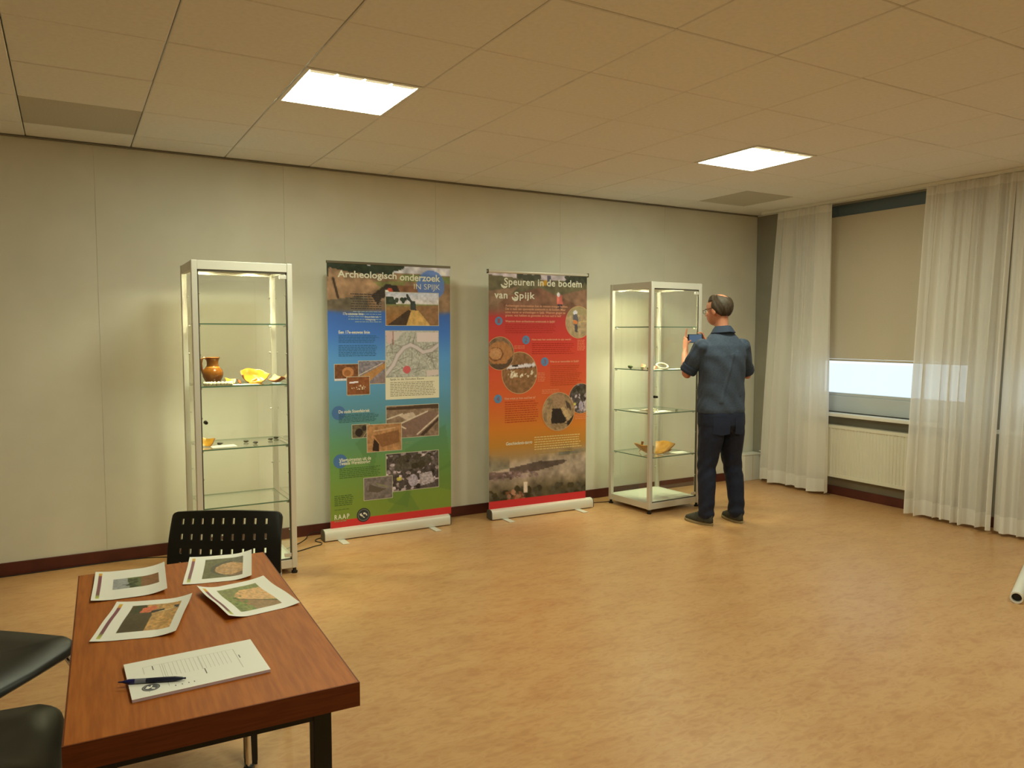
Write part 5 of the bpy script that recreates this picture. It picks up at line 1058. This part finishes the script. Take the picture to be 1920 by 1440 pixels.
# rolled cuffs, collar, yoke seam
M_shirtd = mat('shirt_dark', (44, 56, 78), 0.85)
for EL, WR, SH in ((LEL, LWR, LSH), (REL, RWR, RSH)):
    b = MB(); ax = EL-SH; R = []
    for t, rr in ((0.70, 0.058), (0.70, 0.068), (0.76, 0.071), (0.80, 0.067), (0.83, 0.070), (0.88, 0.070), (0.93, 0.064), (0.94, 0.052), (0.90, 0.046), (0.70, 0.046)): R.append(ell_ring(SH.lerp(EL, t), ax, rr, rr, X_, 24))
    b.rings(R, cap=False); b.build('rolled_cuff', M_shirtd, man, smooth=0.9)
b = MB(); R = []
for t, (z, a, d, f) in enumerate(((1.568, 0.086, 0.080, 0.0), (1.593, 0.074, 0.075, 0.004), (1.620, 0.065, 0.068, 0.006), (1.624, 0.068, 0.072, 0.004), (1.603, 0.083, 0.087, 0.0), (1.574, 0.104, 0.102, -0.004), (1.568, 0.100, 0.098, -0.004))):
    ring = ell_ring(mp(f, 0, z), Vector((0, 0, 1)), a, d, X_, 32)
    R.append([Vector((p.x, p.y, p.z-0.055*max(0, p.y/0.08)-0.35*abs(p.x)*0.25)) for p in ring])
b.rings(R, cap=False); b.build('collar', M_shirtd, man, smooth=0.9)
# trousers
tr = MB(); R = []
for z, f, a, d in ((0.76, -0.005, 0.150, 0.125), (0.82, -0.008, 0.200, 0.156), (0.90, -0.006, 0.200, 0.150), (0.965, 0, 0.190, 0.140), (1.0, 0, 0.18, 0.13)): R.append(ell_ring(mp(f, 0, z), Vector((0, 0, 1)), a, d, X_, 32, 0.92))
tr.rings(R)
for s in (-1, 1):
    df = 0.0 if s > 0 else -0.02
    limb(tr, [(mp(-0.012, s*0.094, 0.84), 0.102, 0.126), (mp(-0.01, s*0.100, 0.70), 0.098, 0.112), (mp(0.005, s*0.112, 0.56), 0.084, 0.092), (mp(0.008+df*0.4, s*0.122, 0.47), 0.075, 0.080), (mp(-0.012+df*0.7, s*0.132, 0.33), 0.071, 0.077), (mp(-0.02+df, s*0.138, 0.17), 0.064, 0.068), (mp(-0.02+df, s*0.140, 0.085), 0.066, 0.070)])
def wr_jean(V):
    x, y, z = V[:, 0], V[:, 1], V[:, 2]
    return 0.0035*np.sin(55*z+18*np.abs(x)+6*np.sin(11*y))*(np.exp(-((z-0.47)/0.10)**2)+1.2*np.exp(-((z-0.12)/0.08)**2)+0.6*np.exp(-((z-0.76)/0.06)**2))
fuse(tr, 'trousers', M_jean, 0.0075, 3, man, wr_jean)
for s in (-1, 1):                                                        # back pockets
    b = MB(); n = 6; pts = []
    for j in range(n+1):
        for i in range(n+1):
            u = (i/n-0.5)*0.125; v = 0.885-0.13*j/n; x = -s*0.088+u; yy = -0.154*math.sqrt(max(0.05, 1-(x/0.204)**2))-0.0085-0.004*(1-abs(v-0.82)/0.07)
            pts.append((x, yy, v-0.012*(1-abs(u)/0.0625)*(j == n)))
    b.add(pts, [(j*(n+1)+i, j*(n+1)+i+1, (j+1)*(n+1)+i+1, (j+1)*(n+1)+i) for j in range(n) for i in range(n)]); b.build('back_pocket', mat('denim_pocket', (26, 35, 62), 0.85), man, smooth=True)
# shoes
for s, ang, df in ((1, 0.30, 0.0), (-1, -0.05, -0.02)):
    c0 = mp(-0.03+df, s*0.145, 0.0); ca, sa = math.cos(ang), math.sin(ang)
    def tp(x, y, z): return (c0.x+x*ca-y*sa, c0.y+x*sa+y*ca, z)
    def foot_ring(z, sc, toe, n=28):
        out = []
        for k in range(n):
            t = 2*math.pi*k/n; yy = math.sin(t); xx = math.cos(t); wdt = 0.046+0.006*yy-0.010*max(0, -yy)
            out.append(tp(xx*wdt*sc, 0.075+yy*0.145*sc*toe+(0.0), z))
        return out
    MB().rings([foot_ring(0.0, 0.97, 1), foot_ring(0.004, 1.0, 1), foot_ring(0.022, 1.0, 1), foot_ring(0.024, 0.97, 1)]).build('shoe_sole', M_sole, man, smooth=0.7)
    U = []
    for z, sw, y0, y1 in ((0.022, 0.99, -0.066, 0.216), (0.045, 0.97, -0.066, 0.205), (0.062, 0.88, -0.064, 0.165), (0.080, 0.78, -0.062, 0.120), (0.098, 0.72, -0.060, 0.075), (0.108, 0.66, -0.056, 0.050)):
        rg = []
        for k in range(28):
            t = 2*math.pi*k/28; rg.append(tp(math.cos(t)*0.047*sw, (y0+y1)/2+math.sin(t)*(y1-y0)/2, z))
        U.append(rg)
    MB().rings(U).build('shoe_upper', M_shoe, man, smooth=True)
    for q in range(4): MB().tube([tp(-0.020, 0.085+q*0.022, 0.088-q*0.010), tp(0, 0.088+q*0.022, 0.094-q*0.010), tp(0.020, 0.085+q*0.022, 0.088-q*0.010)], 0.003, 6).build('shoe_lace', M_sole, man, smooth=True)
# phone held in both hands
pw = MO+MF*0.415+ML*-0.018+np.array([0, 0, 1.515])
pho = thing('smartphone', 'dark smartphone held sideways in both hands of the man', 'phone', tuple(pw), MTH-math.pi/2)
MB().box(-0.075, 0.075, -0.0045, 0.0045, -0.037, 0.037).build('phone_body', mat('phone_black', (30, 30, 34), 0.3), pho, bevel=0.003)
MB().add([(-0.064, -0.0047, -0.033), (0.064, -0.0047, -0.033), (0.064, -0.0047, 0.033), (-0.064, -0.0047, 0.033)], [(0, 1, 2, 3)]).build('screen', mat('phone_screen', (30, 40, 58), 0.15, emit=((0.10, 0.16, 0.24), 0.55)), pho, fixn=False)
MB().lathe([(0, 0.0045), (0.006, 0.0045), (0.006, 0.0060), (0, 0.0060)], 16, (0.055, 0, 0.022), 'y').build('camera_lens', M_chrome, pho)
